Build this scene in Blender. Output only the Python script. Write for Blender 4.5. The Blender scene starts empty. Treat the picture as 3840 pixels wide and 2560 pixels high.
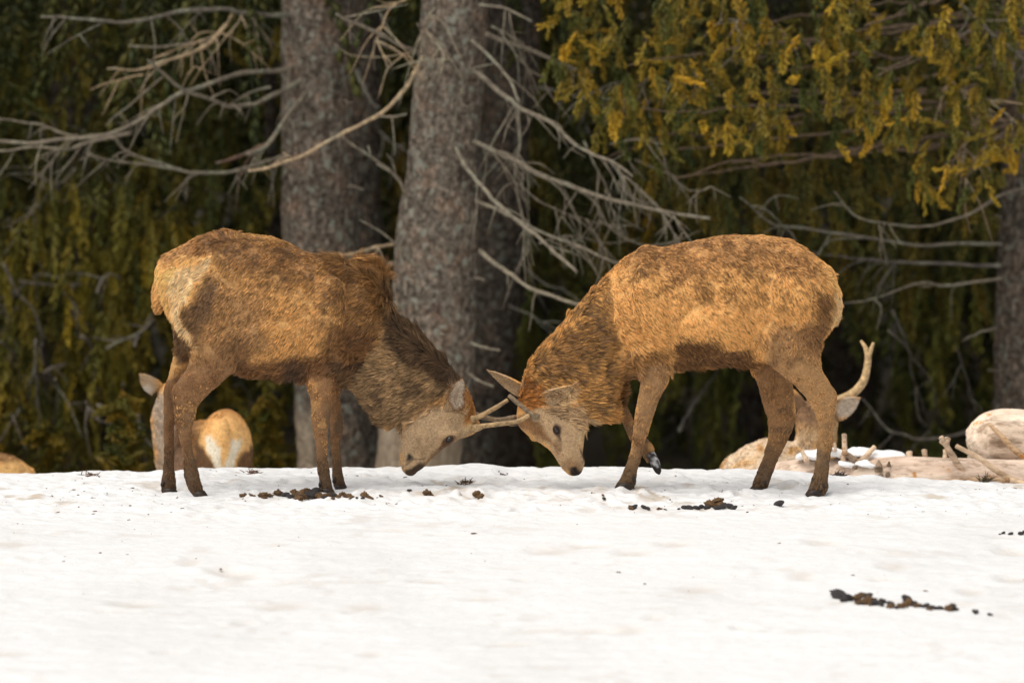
import bpy, bmesh, math, random
import numpy as np
from mathutils import Vector, Matrix
from mathutils.bvhtree import BVHTree
from mathutils.kdtree import KDTree

# ---------------------------------------------------------------- camera, light, exposure
scene = bpy.context.scene
COL = scene.collection
R = math.radians
CAMY, CAMZ, PITCH, FOCAL = -30.0, 3.27, R(5.0), 249.2
cam_data = bpy.data.cameras.new('camera')
cam_data.lens = FOCAL; cam_data.sensor_width = 36.0
cam_data.clip_start = 0.5; cam_data.clip_end = 600.0
cam_data.dof.use_dof = True; cam_data.dof.focus_distance = 30.02
cam_data.dof.aperture_fstop = 2.6; cam_data.dof.aperture_blades = 9
cam = bpy.data.objects.new('camera', cam_data)
cam.location = (0, CAMY, CAMZ); cam.rotation_euler = (R(90) - PITCH, 0, 0)
COL.objects.link(cam); scene.camera = cam

SUN_EL, SUN_AZ = R(64), R(-58)          # azimuth measured from -Y (camera side) towards +X
sun_dir = Vector((math.sin(SUN_AZ) * math.cos(SUN_EL), -math.cos(SUN_AZ) * math.cos(SUN_EL), math.sin(SUN_EL)))
world = bpy.data.worlds.new('World'); scene.world = world; world.use_nodes = True
wn = world.node_tree.nodes; wl = world.node_tree.links
wn.clear()
wo = wn.new('ShaderNodeOutputWorld'); bg = wn.new('ShaderNodeBackground')
sky = wn.new('ShaderNodeTexSky'); sky.sky_type = 'NISHITA'; sky.sun_disc = False
sky.sun_elevation = SUN_EL; sky.sun_rotation = math.atan2(sun_dir.x, sun_dir.y)
sky.dust_density = 3.0; sky.air_density = 1.0; sky.altitude = 600
hsv = wn.new('ShaderNodeHueSaturation'); hsv.inputs['Saturation'].default_value = 0.03
wl.new(sky.outputs[0], hsv.inputs['Color']); wl.new(hsv.outputs[0], bg.inputs[0]); wl.new(bg.outputs[0], wo.inputs[0])
bg.inputs[1].default_value = 0.11
sd = bpy.data.lights.new('sun', 'SUN'); sd.energy = 1.3; sd.angle = R(55); sd.color = (1.0, 0.93, 0.83)
so = bpy.data.objects.new('sun', sd); COL.objects.link(so)
so.rotation_euler = (-sun_dir).to_track_quat('-Z', 'Y').to_euler()
scene.view_settings.view_transform = 'Standard'; scene.view_settings.look = 'None'
scene.view_settings.gamma = 1.0; scene.view_settings.use_curve_mapping = False
scene.view_settings.exposure = 0.76
scene.render.engine = 'CYCLES'
scene.cycles.max_bounces = 6; scene.cycles.diffuse_bounces = 3; scene.cycles.glossy_bounces = 2
scene.cycles.transparent_max_bounces = 4; scene.cycles.use_denoising = True
scene.cycles.sample_clamp_indirect = 6.0
scene.render.film_transparent = False

# ---------------------------------------------------------------- helpers
rng = np.random.default_rng(7)
CT, ST = math.cos(PITCH), math.sin(PITCH)
PX = 36.0 / FOCAL / 3840.0

def S(sx, sy, Y):
    """photograph pixel (3840x2560) at depth Y -> world point (numpy)"""
    dx = (sx - 1920.0) * PX; dz = -(sy - 1280.0) * PX
    t = (Y - CAMY) / (CT + dz * ST)
    return np.array((dx * t, Y, CAMZ + t * (-ST + dz * CT)))
def V(vx, vy, Y):
    return S(vx / 0.6125, vy / 0.6125, Y)
def proj(P):
    P = np.asarray(P); x = P[..., 0]; y = P[..., 1] - CAMY; z = P[..., 2] - CAMZ
    f = y * CT - z * ST; u = y * ST + z * CT
    return 1920 + x / f / PX, 1280 - u / f / PX
def mpp(Y):                              # metres per photo pixel at depth Y
    return (Y - CAMY) * PX / CT

def _h(i, j, k, s):
    n = (i * 374761393 + j * 668265263 + k * 2147483647 + s * 974634777) & 0xFFFFFFFF
    n = ((n ^ (n >> 13)) * 1274126177) & 0xFFFFFFFF
    return ((n ^ (n >> 16)) & 0xFFFF) / 65535.0 * 2 - 1
def noise(P, scale=1.0, seed=0):
    P = np.asarray(P, dtype=np.float64) * scale
    i = np.floor(P).astype(np.int64); f = P - i; f = f * f * (3 - 2 * f)
    r = 0
    for a in (0, 1):
        for b in (0, 1):
            for c in (0, 1):
                w = (f[:, 0] if a else 1 - f[:, 0]) * (f[:, 1] if b else 1 - f[:, 1]) * (f[:, 2] if c else 1 - f[:, 2])
                r = r + w * _h(i[:, 0] + a, i[:, 1] + b, i[:, 2] + c, seed)
    return r
def fbm(P, scale=1.0, octaves=4, seed=0, gain=0.5):
    r = 0; a = 1.0
    for o in range(octaves):
        r = r + a * noise(P, scale * 2 ** o, seed + o * 17); a *= gain
    return r
def smooth(a, b, x):
    t = np.clip((x - a) / (b - a), 0, 1); return t * t * (3 - 2 * t)

def mesh_np(name, verts, quads=None, tris=None):
    me = bpy.data.meshes.new(name)
    nq = 0 if quads is None else len(quads); nt = 0 if tris is None else len(tris)
    me.vertices.add(len(verts)); me.vertices.foreach_set('co', np.asarray(verts, np.float32).ravel())
    loops = []
    if nq: loops.append(np.asarray(quads, np.int32).ravel())
    if nt: loops.append(np.asarray(tris, np.int32).ravel())
    loops = np.concatenate(loops)
    me.loops.add(len(loops)); me.loops.foreach_set('vertex_index', loops)
    me.polygons.add(nq + nt)
    st = np.concatenate([np.arange(nq) * 4, nq * 4 + np.arange(nt) * 3]).astype(np.int32)
    me.polygons.foreach_set('loop_start', st)
    me.update(calc_edges=True); me.validate()
    me.polygons.foreach_set('use_smooth', np.ones(nq + nt, bool))
    return me
def set_col(me, cols, name='tint'):
    a = me.attributes.new(name, 'FLOAT_COLOR', 'POINT')
    c = np.ones((len(me.vertices), 4), np.float32); c[:, :3] = cols
    a.data.foreach_set('color', c.ravel())
def obj(name, data, mat=None, parent=None, loc=None, **props):
    o = bpy.data.objects.new(name, data); COL.objects.link(o)
    if mat is not None and data is not None and len(data.materials) == 0: data.materials.append(mat)
    if parent is not None: o.parent = parent
    if loc is not None: o.location = loc
    for k, v in props.items(): o[k] = v
    return o
def thing(name, label, cat, loc=(0, 0, 0), group=None):
    o = bpy.data.objects.new(name, None); COL.objects.link(o); o.location = loc
    o['label'] = label; o['category'] = cat
    if group: o['group'] = group
    return o

def cr(pts, n):
    """Catmull-Rom resample rows of an array, n steps per span"""
    p = np.asarray(pts, float); q = np.vstack([2 * p[0] - p[1], p, 2 * p[-1] - p[-2]])
    out = []
    for i in range(1, len(q) - 2):
        for k in range(n):
            t = k / n
            out.append(0.5 * ((2 * q[i]) + (-q[i-1] + q[i+1]) * t + (2*q[i-1] - 5*q[i] + 4*q[i+1] - q[i+2]) * t*t + (-q[i-1] + 3*q[i] - 3*q[i+1] + q[i+2]) * t**3))
    out.append(q[-2]); return np.array(out)

def tube(pts, rad, sides=8, n=4, wob=0.0, seed=0, lump=0.0):
    """closed tapered tube: returns verts, quads, tris"""
    P = cr(np.column_stack([pts, rad]), n); C = P[:, :3].copy(); r = np.maximum(P[:, 3], 1e-4)
    L = len(C)
    if wob:
        for a in range(3): C[:, a] += wob * fbm(C * 1.0, 6.0, 2, seed + a * 5)
    T = np.gradient(C, axis=0); T /= np.linalg.norm(T, axis=1)[:, None] + 1e-9
    up = np.array((0.13, 1.0, 0.21)); up /= np.linalg.norm(up)
    B = np.cross(T, up); B /= np.linalg.norm(B, axis=1)[:, None] + 1e-9
    N = np.cross(B, T)
    an = np.arange(sides) / sides * 2 * math.pi
    rr = r[:, None] * np.ones(sides)[None]
    vs = C[:, None] + rr[:, :, None] * (np.cos(an)[None, :, None] * B[:, None] + np.sin(an)[None, :, None] * N[:, None])
    vs = vs.reshape(-1, 3)
    if lump:
        d = fbm(vs, 1.2 / np.mean(r) * 0.35, 3, seed + 3) * lump
        nrm = vs - np.repeat(C, sides, axis=0)
        vs = vs + nrm * d[:, None]
    i = np.arange(L - 1)[:, None] * sides; j = np.arange(sides)[None]; j2 = (j + 1) % sides
    q = np.stack([i + j, i + j2, i + sides + j2, i + sides + j], -1).reshape(-1, 4)
    vs = np.vstack([vs, C[:1] - T[:1] * r[0] * 0.3, C[-1:] + T[-1:] * r[-1] * 0.3]); a = len(vs) - 2; b = len(vs) - 1
    j = np.arange(sides)
    t1 = np.stack([np.full(sides, a), (j + 1) % sides, j], -1)
    k = (L - 1) * sides
    t2 = np.stack([np.full(sides, b), k + j, k + (j + 1) % sides], -1)
    return vs, q, np.vstack([t1, t2])
def join(parts):
    vs, qs, ts, o = [], [], [], 0
    for v, q, t in parts:
        vs.append(v)
        if q is not None and len(q): qs.append(np.asarray(q) + o)
        if t is not None and len(t): ts.append(np.asarray(t) + o)
        o += len(v)
    return np.vstack(vs), (np.vstack(qs) if qs else None), (np.vstack(ts) if ts else None)

# ---------------------------------------------------------------- materials
def new_mat(name):
    m = bpy.data.materials.new(name); m.use_nodes = True
    nt = m.node_tree; b = nt.nodes['Principled BSDF']
    return m, nt, b
def nd(nt, t, **kw):
    n = nt.nodes.new(t)
    for k, v in kw.items():
        if k.startswith('i_'): n.inputs[k[2:].replace('_', ' ')].default_value = v
        else: setattr(n, k, v)
    return n
def ramp(nt, stops):
    r = nt.nodes.new('ShaderNodeValToRGB'); e = r.color_ramp.elements
    while len(e) < len(stops): e.new(0.5)
    for x, (p, c) in zip(e, stops): x.position = p; x.color = (*c, 1)
    return r
def mix(nt, fac, a, b, mode='MIX'):
    m = nt.nodes.new('ShaderNodeMix'); m.data_type = 'RGBA'; m.blend_type = mode
    for s, v in ((m.inputs[0], fac), (m.inputs[6], a), (m.inputs[7], b)):
        if hasattr(v, 'is_output'): nt.links.new(v, s)
        elif isinstance(v, (int, float)): s.default_value = v
        else: s.default_value = (*v, 1)
    return m.outputs[2]
def bump(nt, b, h, strength=0.5, dist=0.01):
    n = nd(nt, 'ShaderNodeBump'); n.inputs['Strength'].default_value = strength; n.inputs['Distance'].default_value = dist
    nt.links.new(h, n.inputs['Height']); nt.links.new(n.outputs[0], b.inputs['Normal']); return n
def tex(nt, kind, scale, coord='Object', stretch=None, **kw):
    tc = nd(nt, 'ShaderNodeTexCoord'); out = tc.outputs[coord]
    if stretch:
        mp = nd(nt, 'ShaderNodeMapping'); mp.inputs['Scale'].default_value = stretch
        nt.links.new(out, mp.inputs[0]); out = mp.outputs[0]
    t = nd(nt, kind, **kw); t.inputs['Scale'].default_value = scale
    nt.links.new(out, t.inputs['Vector']); return t

def mat_snow(name='snow'):
    m, nt, b = new_mat(name)
    at = nd(nt, 'ShaderNodeAttribute', attribute_name='tint')
    n1 = tex(nt, 'ShaderNodeTexNoise', 22.0, i_Detail=6.0, i_Roughness=0.65)
    n2 = tex(nt, 'ShaderNodeTexNoise', 95.0, i_Detail=3.0)
    r = ramp(nt, [(0.3, (0.93, 0.93, 0.94)), (0.7, (1, 1, 1))]); nt.links.new(n1.outputs[0], r.inputs[0])
    nt.links.new(mix(nt, 1.0, at.outputs['Color'], r.outputs[0], 'MULTIPLY'), b.inputs['Base Color'])
    b.inputs['Roughness'].default_value = 0.55
    b.inputs['Specular IOR Level'].default_value = 0.25
    ad = nd(nt, 'ShaderNodeMath', operation='MULTIPLY_ADD'); ad.inputs[1].default_value = 0.3
    nt.links.new(n2.outputs[0], ad.inputs[0]); nt.links.new(n1.outputs[0], ad.inputs[2])
    bump(nt, b, ad.outputs[0], 0.42, 0.014)
    return m
def mat_attr(name, rough=0.8, noise_scale=None, bump_d=0.002, var=0.35, spec=0.3):
    m, nt, b = new_mat(name)
    at = nd(nt, 'ShaderNodeAttribute', attribute_name='tint')
    col = at.outputs['Color']
    if noise_scale:
        n1 = tex(nt, 'ShaderNodeTexNoise', noise_scale, i_Detail=5.0)
        r = ramp(nt, [(0.3, (1 - var,) * 3), (0.7, (1 + var * 0.4,) * 3)]); nt.links.new(n1.outputs[0], r.inputs[0])
        col = mix(nt, 1.0, col, r.outputs[0], 'MULTIPLY')
        bump(nt, b, n1.outputs[0], 0.6, bump_d)
    nt.links.new(col, b.inputs['Base Color'])
    b.inputs['Roughness'].default_value = rough; b.inputs['Specular IOR Level'].default_value = spec
    return m
def mat_fur():
    m, nt, b = new_mat('fur')
    at = nd(nt, 'ShaderNodeAttribute', attribute_name='tint')
    hi = nd(nt, 'ShaderNodeHairInfo')
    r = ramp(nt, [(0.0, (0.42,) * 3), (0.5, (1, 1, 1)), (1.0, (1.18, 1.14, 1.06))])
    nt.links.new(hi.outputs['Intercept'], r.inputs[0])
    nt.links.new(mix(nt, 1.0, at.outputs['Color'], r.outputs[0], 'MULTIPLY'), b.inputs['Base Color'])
    b.inputs['Roughness'].default_value = 0.55; b.inputs['Specular IOR Level'].default_value = 0.2
    return m
def mat_bark():
    m, nt, b = new_mat('bark')
    at = nd(nt, 'ShaderNodeAttribute', attribute_name='tint')
    n1 = tex(nt, 'ShaderNodeTexNoise', 7.0, i_Detail=6.0, i_Roughness=0.7)
    n2 = tex(nt, 'ShaderNodeTexNoise', 34.0, i_Detail=5.0, i_Roughness=0.7)
    vo = tex(nt, 'ShaderNodeTexVoronoi', 26.0, stretch=(1.0, 1.0, 0.55)); vo.feature = 'F1'
    r1 = ramp(nt, [(0.33, (0.075, 0.058, 0.045)), (0.46, (0.24, 0.19, 0.145)), (0.58, (0.41, 0.34, 0.265)), (0.72, (0.62, 0.56, 0.47))])
    nt.links.new(n2.outputs[0], r1.inputs[0])
    r2 = ramp(nt, [(0.30, (0.55, 0.55, 0.55)), (0.5, (1.0, 1.0, 1.0)), (0.66, (1.25, 1.05, 0.95))]); nt.links.new(n1.outputs[0], r2.inputs[0])
    r3 = ramp(nt, [(0.05, (1.15,) * 3), (0.55, (0.62,) * 3)]); nt.links.new(vo.outputs['Distance'], r3.inputs[0])
    c = mix(nt, 1.0, r1.outputs[0], r2.outputs[0], 'MULTIPLY'); c = mix(nt, 1.0, c, r3.outputs[0], 'MULTIPLY')
    # lichen flecks
    n3 = tex(nt, 'ShaderNodeTexNoise', 19.0, i_Detail=5.0)
    r4 = ramp(nt, [(0.57, (0, 0, 0)), (0.64, (.85, .85, .85))]); nt.links.new(n3.outputs[0], r4.inputs[0])
    c = mix(nt, r4.outputs[0], c, (0.36, 0.36, 0.29))
    c = mix(nt, 1.0, c, at.outputs['Color'], 'MULTIPLY')
    sep = nd(nt, 'ShaderNodeAttribute', attribute_name='bare')
    n4 = tex(nt, 'ShaderNodeTexNoise', 8.0, stretch=(3, 3, 0.4), i_Detail=4.0)
    r5 = ramp(nt, [(0.3, (0.30, 0.215, 0.14)), (0.7, (0.50, 0.40, 0.29))]); nt.links.new(n4.outputs[0], r5.inputs[0])
    c = mix(nt, sep.outputs['Fac'], c, r5.outputs[0])
    nt.links.new(c, b.inputs['Base Color'])
    b.inputs['Roughness'].default_value = 0.9; b.inputs['Specular IOR Level'].default_value = 0.15
    s = nd(nt, 'ShaderNodeMath', operation='SUBTRACT'); nt.links.new(n2.outputs[0], s.inputs[0]); nt.links.new(vo.outputs['Distance'], s.inputs[1])
    bump(nt, b, s.outputs[0], 1.0, 0.05)
    return m
def mat_dead():
    m, nt, b = new_mat('dead_branch')
    at = nd(nt, 'ShaderNodeAttribute', attribute_name='tint')
    n1 = tex(nt, 'ShaderNodeTexNoise', 28.0, i_Detail=5.0, i_Roughness=0.7)
    r1 = ramp(nt, [(0.3, (0.35, 0.33, 0.32)), (0.5, (0.85, 0.82, 0.8)), (0.6, (1.15, 1.15, 1.08)), (0.75, (1.5, 1.6, 1.4))])
    nt.links.new(n1.outputs[0], r1.inputs[0])
    nt.links.new(mix(nt, 1.0, at.outputs['Color'], r1.outputs[0], 'MULTIPLY'), b.inputs['Base Color'])
    b.inputs['Roughness'].default_value = 0.9; bump(nt, b, n1.outputs[0], 0.8, 0.01)
    return m
def mat_log():
    m, nt, b = new_mat('barkless_wood')
    n1 = tex(nt, 'ShaderNodeTexNoise', 5.0, stretch=(0.5, 3, 3), i_Detail=6.0, i_Roughness=0.65, i_Distortion=0.6)
    n2 = tex(nt, 'ShaderNodeTexNoise', 42.0, stretch=(0.10, 1, 1), i_Detail=6.0, i_Roughness=0.7)
    n3 = tex(nt, 'ShaderNodeTexNoise', 6.0, i_Detail=4.0, i_Roughness=0.7)
    r1 = ramp(nt, [(0.3, (0.44, 0.34, 0.26)), (0.5, (0.68, 0.56, 0.46)), (0.7, (0.80, 0.70, 0.58))]); nt.links.new(n1.outputs[0], r1.inputs[0])
    r2 = ramp(nt, [(0.35, (0.6,) * 3), (0.5, (1, 1, 1))]); nt.links.new(n2.outputs[0], r2.inputs[0])
    c = mix(nt, 0.8, r1.outputs[0], r2.outputs[0], 'MULTIPLY')
    r3 = ramp(nt, [(0.60, (0, 0, 0)), (0.66, (1, 1, 1))]); nt.links.new(n3.outputs[0], r3.inputs[0])
    c = mix(nt, r3.outputs[0], c, (0.46, 0.24, 0.085))
    n5 = tex(nt, 'ShaderNodeTexNoise', 17.0, stretch=(0.35, 1, 1), i_Detail=7.0, i_Roughness=0.75)
    r5 = ramp(nt, [(0.38, (0.42, 0.36, 0.30)), (0.50, (1, 1, 1)), (0.7, (1.12, 1.12, 1.12))]); nt.links.new(n5.outputs[0], r5.inputs[0])
    c = mix(nt, 0.85, c, r5.outputs[0], 'MULTIPLY')
    at = nd(nt, 'ShaderNodeAttribute', attribute_name='tint')
    c = mix(nt, 1.0, c, at.outputs['Color'], 'MULTIPLY')
    nt.links.new(c, b.inputs['Base Color']); b.inputs['Roughness'].default_value = 0.8
    b.inputs['Specular IOR Level'].default_value = 0.2
    bump(nt, b, n2.outputs[0], 0.6, 0.006)
    return m
def mat_foliage():
    m, nt, b = new_mat('spruce_foliage')
    at = nd(nt, 'ShaderNodeAttribute', attribute_name='tint')
    n1 = tex(nt, 'ShaderNodeTexNoise', 3.0, i_Detail=3.0)
    r = ramp(nt, [(0.35, (0.7, 0.8, 0.8)), (0.65, (1.2, 1.1, 1.0))]); nt.links.new(n1.outputs[0], r.inputs[0])
    nt.links.new(mix(nt, 1.0, at.outputs['Color'], r.outputs[0], 'MULTIPLY'), b.inputs['Base Color'])
    b.inputs['Roughness'].default_value = 0.6; b.inputs['Specular IOR Level'].default_value = 0.25
    return m
def mat_dung():
    m, nt, b = new_mat('dung')
    at = nd(nt, 'ShaderNodeAttribute', attribute_name='tint')
    n1 = tex(nt, 'ShaderNodeTexNoise', 140.0, i_Detail=4.0)
    r = ramp(nt, [(0.35, (0.5,) * 3), (0.7, (1.5, 1.4, 1.2))]); nt.links.new(n1.outputs[0], r.inputs[0])
    nt.links.new(mix(nt, 1.0, at.outputs['Color'], r.outputs[0], 'MULTIPLY'), b.inputs['Base Color'])
    b.inputs['Roughness'].default_value = 0.55; bump(nt, b, n1.outputs[0], 0.8, 0.003)
    return m
M_SNOW = mat_snow(); M_SKIN = mat_attr('hide', 0.85, 120.0, 0.003); M_FUR = mat_fur(); M_BARK = mat_bark(); M_DEAD = mat_dead()
M_LOG = mat_log(); M_FOL = mat_foliage(); M_DUNG = mat_dung()
M_ANT = mat_attr('antler', 0.55, 70.0, 0.002, 0.5); M_HOOF = mat_attr('hoof', 0.5, 90.0, 0.001, 0.5)
M_EYE, _nt, _b = new_mat('eye'); _b.inputs['Base Color'].default_value = (0.012, 0.007, 0.005, 1); _b.inputs['Roughness'].default_value = 0.16

# ---------------------------------------------------------------- ground
EDGE = np.array([(-4000, 1105), (0, 1776), (120, 1778), (230, 1775), (330, 1766), (500, 1771), (650, 1768), (720, 1760), (860, 1757), (960, 1758), (1100, 1757), (1300, 1757),
                 (1500, 1757), (1640, 1752), (1720, 1745), (1845, 1743), (1905, 1756), (2060, 1757), (2290, 1753), (2450, 1760), (2620, 1765),
                 (2800, 1763), (2950, 1770), (3060, 1778), (3200, 1788), (3280, 1783), (3330, 1795), (3450, 1798), (3600, 1806), (3720, 1812), (3840, 1818), (8000, 1860)], float)
EDGE[0, 1] = 1776
YE = 0.95
_ex = (EDGE[:, 0] - 1920) * mpp(YE); _ez = np.array([S(a, b, YE)[2] for a, b in EDGE])
HOOVES = [  # photo px of each sole, lateral Y
    (735, 1866, -0.11), (632, 1852, 0.10), (1222, 1848, -0.10), (1273, 1831, 0.09),
    (3052, 1858, -0.11), (2838, 1844, 0.10), (2342, 1830, -0.10)]
_hp = np.array([S(a, b, c) for a, b, c in HOOVES])
def ground_raw(x, y):
    ze = np.interp(x, _ex, _ez)
    P = np.column_stack([x, y, np.zeros_like(x)])
    z = ze * smooth(-0.1, 0.9, y)
    near = smooth(1.2, 0.6, y)
    z = z + near * (0.014 * fbm(P, 0.9, 2, 5) + 0.0045 * fbm(P * (1, 1.6, 1), 6.0, 3, 9)) * smooth(0.9, 0.3, y)
    crust = smooth(-1.4, -0.4, y) * smooth(1.15, 0.8, y)
    z = z + crust * 0.014 * np.abs(fbm(P * (1, 1.3, 1), 11.0, 3, 21)) + near * 0.0025 * fbm(P, 25.0, 2, 31)
    fall = np.maximum(y - YE, 0)
    z = z - 0.24 * np.minimum(np.maximum(fall - 0.02, 0), 2.6) - 0.085 * np.clip(fall - 2.6, 0, 10) + 0.0 * fall
    z = z + smooth(1.5, 4, y) * 0.05 * fbm(P, 0.5, 3, 41)
    z = z + np.where(y > 28, 0.42 * (y - 28), 0)  # slope added behind the trees to block low sky light
    return z
_res = _hp[:, 2] - ground_raw(_hp[:, 0], _hp[:, 1])
_sg = 0.10
_A = np.exp(-((_hp[:, None, 0] - _hp[None, :, 0]) ** 2 + (_hp[:, None, 1] - _hp[None, :, 1]) ** 2) / (2 * _sg ** 2))
_w = np.linalg.solve(_A + np.eye(len(_hp)) * 0.02, _res)
DENTS = []
HOLES = []                               # (x, y, rx, ry, depth)
_rt = np.random.default_rng(4)
for _ in range(46):
    _x = _rt.choice([-1.0, 0.95, 0.0], p=[.4, .4, .2]) + _rt.normal(0, .45); DENTS.append((_x, _rt.uniform(-.75, .45), _rt.uniform(.03, .06), _rt.uniform(.03, .07), _rt.uniform(.012, .030)))
for _ in range(60): DENTS.append((_rt.uniform(-2.4, 2.4), _rt.uniform(-5.5, -.8), _rt.uniform(.03, .10), _rt.uniform(.04, .14), _rt.uniform(.006, .014)))
def ground(x, y):
    x = np.atleast_1d(np.asarray(x, float)); y = np.atleast_1d(np.asarray(y, float))
    z = ground_raw(x, y)
    for (hx, hy, _), w in zip(_hp, _w): z = z + w * np.exp(-((x - hx) ** 2 + (y - hy) ** 2) / (2 * _sg ** 2))
    if len(x) > 10:
        for hx, hy, rx, ry, d in DENTS:
            m = (np.abs(x - hx) < 3 * rx) & (np.abs(y - hy) < 4 * ry)
            q = ((x[m] - hx) / rx) ** 2 + ((y[m] - hy) / ry) ** 2; z[m] = z[m] - d * np.exp(-q ** 1.5) + d * .35 * np.exp(-(np.sqrt(q) - 1.5) ** 2 * 5)
    for hx, hy, rx, ry, d in HOLES:
        q = ((x - hx) / rx) ** 2 + ((y - hy) / ry) ** 2
        z = z - d * np.exp(-q) + d * 0.45 * np.exp(-(((x - hx) / rx / 1.2) ** 2 + ((y - hy + ry * 1.3) / ry * 1.6) ** 2))
    return z
def G(sx, sy):
    """world point where the sight line of a photo pixel meets the snow"""
    Ys = np.linspace(-9, 0.95, 800)
    pts = np.array([S(sx, sy, Y) for Y in Ys])
    d = pts[:, 2] - ground(pts[:, 0], pts[:, 1])
    k = np.argmax(d < 0)
    if not (d < 0).any(): k = len(Ys) - 1
    p = pts[k]; p[2] = ground(p[0], p[1])[0]; return p

PILES = {'a': (1150, 1860), 'b': (2680, 1905), 'c': (3340, 2270), 'd': (1750, 1812)}
for k_, (a_, b_) in PILES.items():
    p_ = G(a_, b_ - 4)
    HOLES.append((p_[0], p_[1], {'a': 0.24, 'b': 0.14, 'c': 0.32, 'd': 0.06}[k_], 0.10, {'a': 0.012, 'b': 0.012, 'c': 0.02, 'd': 0.01}[k_]))

def axis(segs):
    out = [segs[0][0]]
    for a, b, n in segs: out += list(np.linspace(a, b, n + 1)[1:])
    return np.array(out)
gx = axis([(-150, -30, 8), (-30, -3, 30), (-3, 3, 420), (3, 30, 30), (30, 150, 8)])
gy = axis([(-60, -12, 12), (-12, -7, 25), (-7, -1.2, 200), (-1.2, 1.3, 190), (1.3, 5, 40), (5, 20, 30), (20, 200, 30)])
X, Yg = np.meshgrid(gx, gy); xf, yf = X.ravel(), Yg.ravel()
zf = ground(xf, yf)
Pg = np.column_stack([xf, yf, zf])
nx, ny = len(gx), len(gy)
i = np.arange(ny - 1)[:, None] * nx; j = np.arange(nx - 1)[None]
gq = np.stack([i + j, i + j + 1, i + nx + j + 1, i + nx + j], -1).reshape(-1, 4)
gm = mesh_np('snow_ground', Pg, gq)
c = np.tile(np.array((0.775, 0.775, 0.775)), (len(Pg), 1)) * (1 - 0.045 * smooth(0.1, 0.8, fbm(Pg * (1, .35, 0), 1.6, 4, 66)))[:, None]
P2 = Pg * (1, 1, 0)
dirt = smooth(0.15, 0.75, fbm(P2, 3.2, 4, 77)) * smooth(0.0, 0.5, fbm(P2 * (1, .6, 1), 16, 3, 78)) * (0.22 + 0.78 * np.exp(-((yf + 0.10) / 0.42) ** 2)) * 0.8
for hx, hy, rx, ry, d in DENTS: dirt = np.maximum(dirt, 0.34 * np.exp(-((xf - hx) / rx) ** 2 - ((yf - hy) / ry) ** 2))
for hx, hy, rx, ry, d in HOLES: dirt = np.maximum(dirt, 0.6 * np.exp(-((xf - hx) / rx / 1.3) ** 2 - ((yf - hy) / 0.12) ** 2) * smooth(-0.1, 0.7, fbm(P2, 14, 3, 79)))
c = c * (1 - dirt[:, None]) + dirt[:, None] * np.array((0.46, 0.36, 0.25))
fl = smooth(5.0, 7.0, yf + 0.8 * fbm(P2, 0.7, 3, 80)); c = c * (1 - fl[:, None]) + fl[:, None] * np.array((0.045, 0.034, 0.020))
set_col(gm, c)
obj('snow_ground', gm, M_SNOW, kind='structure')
# ---------------------------------------------------------------- deer
def ring_loft(rings, Y0, n=5, sides=28, expo=2.0):
    """rings: (ax,ay, bx,by, halfwidth_mm, y_off). Returns mesh arrays and field samples"""
    rows = []
    for r in rings:
        ax, ay, bx, by, w = r[:5]; yo = r[5] if len(r) > 5 else 0.0
        A = S(ax, ay, Y0 + yo); B = S(bx, by, Y0 + yo)
        rows.append(np.concatenate([A, B, [w / 1000.0]]))
    Q = cr(rows, n)
    A, B, w = Q[:, :3], Q[:, 3:6], np.maximum(Q[:, 6], 0.004)
    C = (A + B) / 2; H = (A - B) / 2; h = np.linalg.norm(H, axis=1)
    L = len(C); an = np.arange(sides) / sides * 2 * math.pi
    ca, sa = np.cos(an), np.sin(an)
    fc = np.sign(ca) * np.abs(ca) ** (2 / expo); fs = np.sign(sa) * np.abs(sa) ** (2 / expo)
    vs = C[:, None] + fc[None, :, None] * H[:, None] + fs[None, :, None] * (w[:, None, None] * np.array((0, 1, 0)))
    vs = vs.reshape(-1, 3)
    i = np.arange(L - 1)[:, None] * sides; j = np.arange(sides)[None]; j2 = (j + 1) % sides
    q = np.stack([i + j, i + j2, i + sides + j2, i + sides + j], -1).reshape(-1, 4)
    T = np.gradient(C, axis=0); T /= np.linalg.norm(T, axis=1)[:, None] + 1e-9
    vs = np.vstack([vs, C[:1] - T[:1] * h[0] * 0.25, C[-1:] + T[-1:] * h[-1] * 0.25]); a = len(vs) - 2; b = len(vs) - 1
    j = np.arange(sides); k = (L - 1) * sides
    tr = np.vstack([np.stack([np.full(sides, a), (j + 1) % sides, j], -1), np.stack([np.full(sides, b), k + j, k + (j + 1) % sides], -1)])
    return (vs, q, tr), C, T, h, w
def ellipsoid(c, r, tilt=0.0, n=20):
    """tilt about Y, radians"""
    u = np.linspace(0, math.pi, n)[1:-1]; v = np.arange(2 * n) / (2 * n) * 2 * math.pi
    U, W = np.meshgrid(u, v, indexing='ij')
    p = np.stack([np.sin(U) * np.cos(W) * r[0], np.sin(U) * np.sin(W) * r[1], np.cos(U) * r[2]], -1).reshape(-1, 3)
    p = np.vstack([p, [[0, 0, r[2]], [0, 0, -r[2]]]])
    ct, st = math.cos(tilt), math.sin(tilt)
    p = np.column_stack([p[:, 0] * ct + p[:, 2] * st, p[:, 1], -p[:, 0] * st + p[:, 2] * ct]) + np.asarray(c)
    m = 2 * n; L = n - 2
    i = np.arange(L - 1)[:, None] * m; j = np.arange(m)[None]; j2 = (j + 1) % m
    q = np.stack([i + j, i + m + j, i + m + j2, i + j2], -1).reshape(-1, 4)
    j = np.arange(m); a = len(p) - 2; b = a + 1; k = (L - 1) * m
    tr = np.vstack([np.stack([np.full(m, a), j, (j + 1) % m], -1), np.stack([np.full(m, b), k + (j + 1) % m, k + j], -1)])
    return p, q, tr

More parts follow.
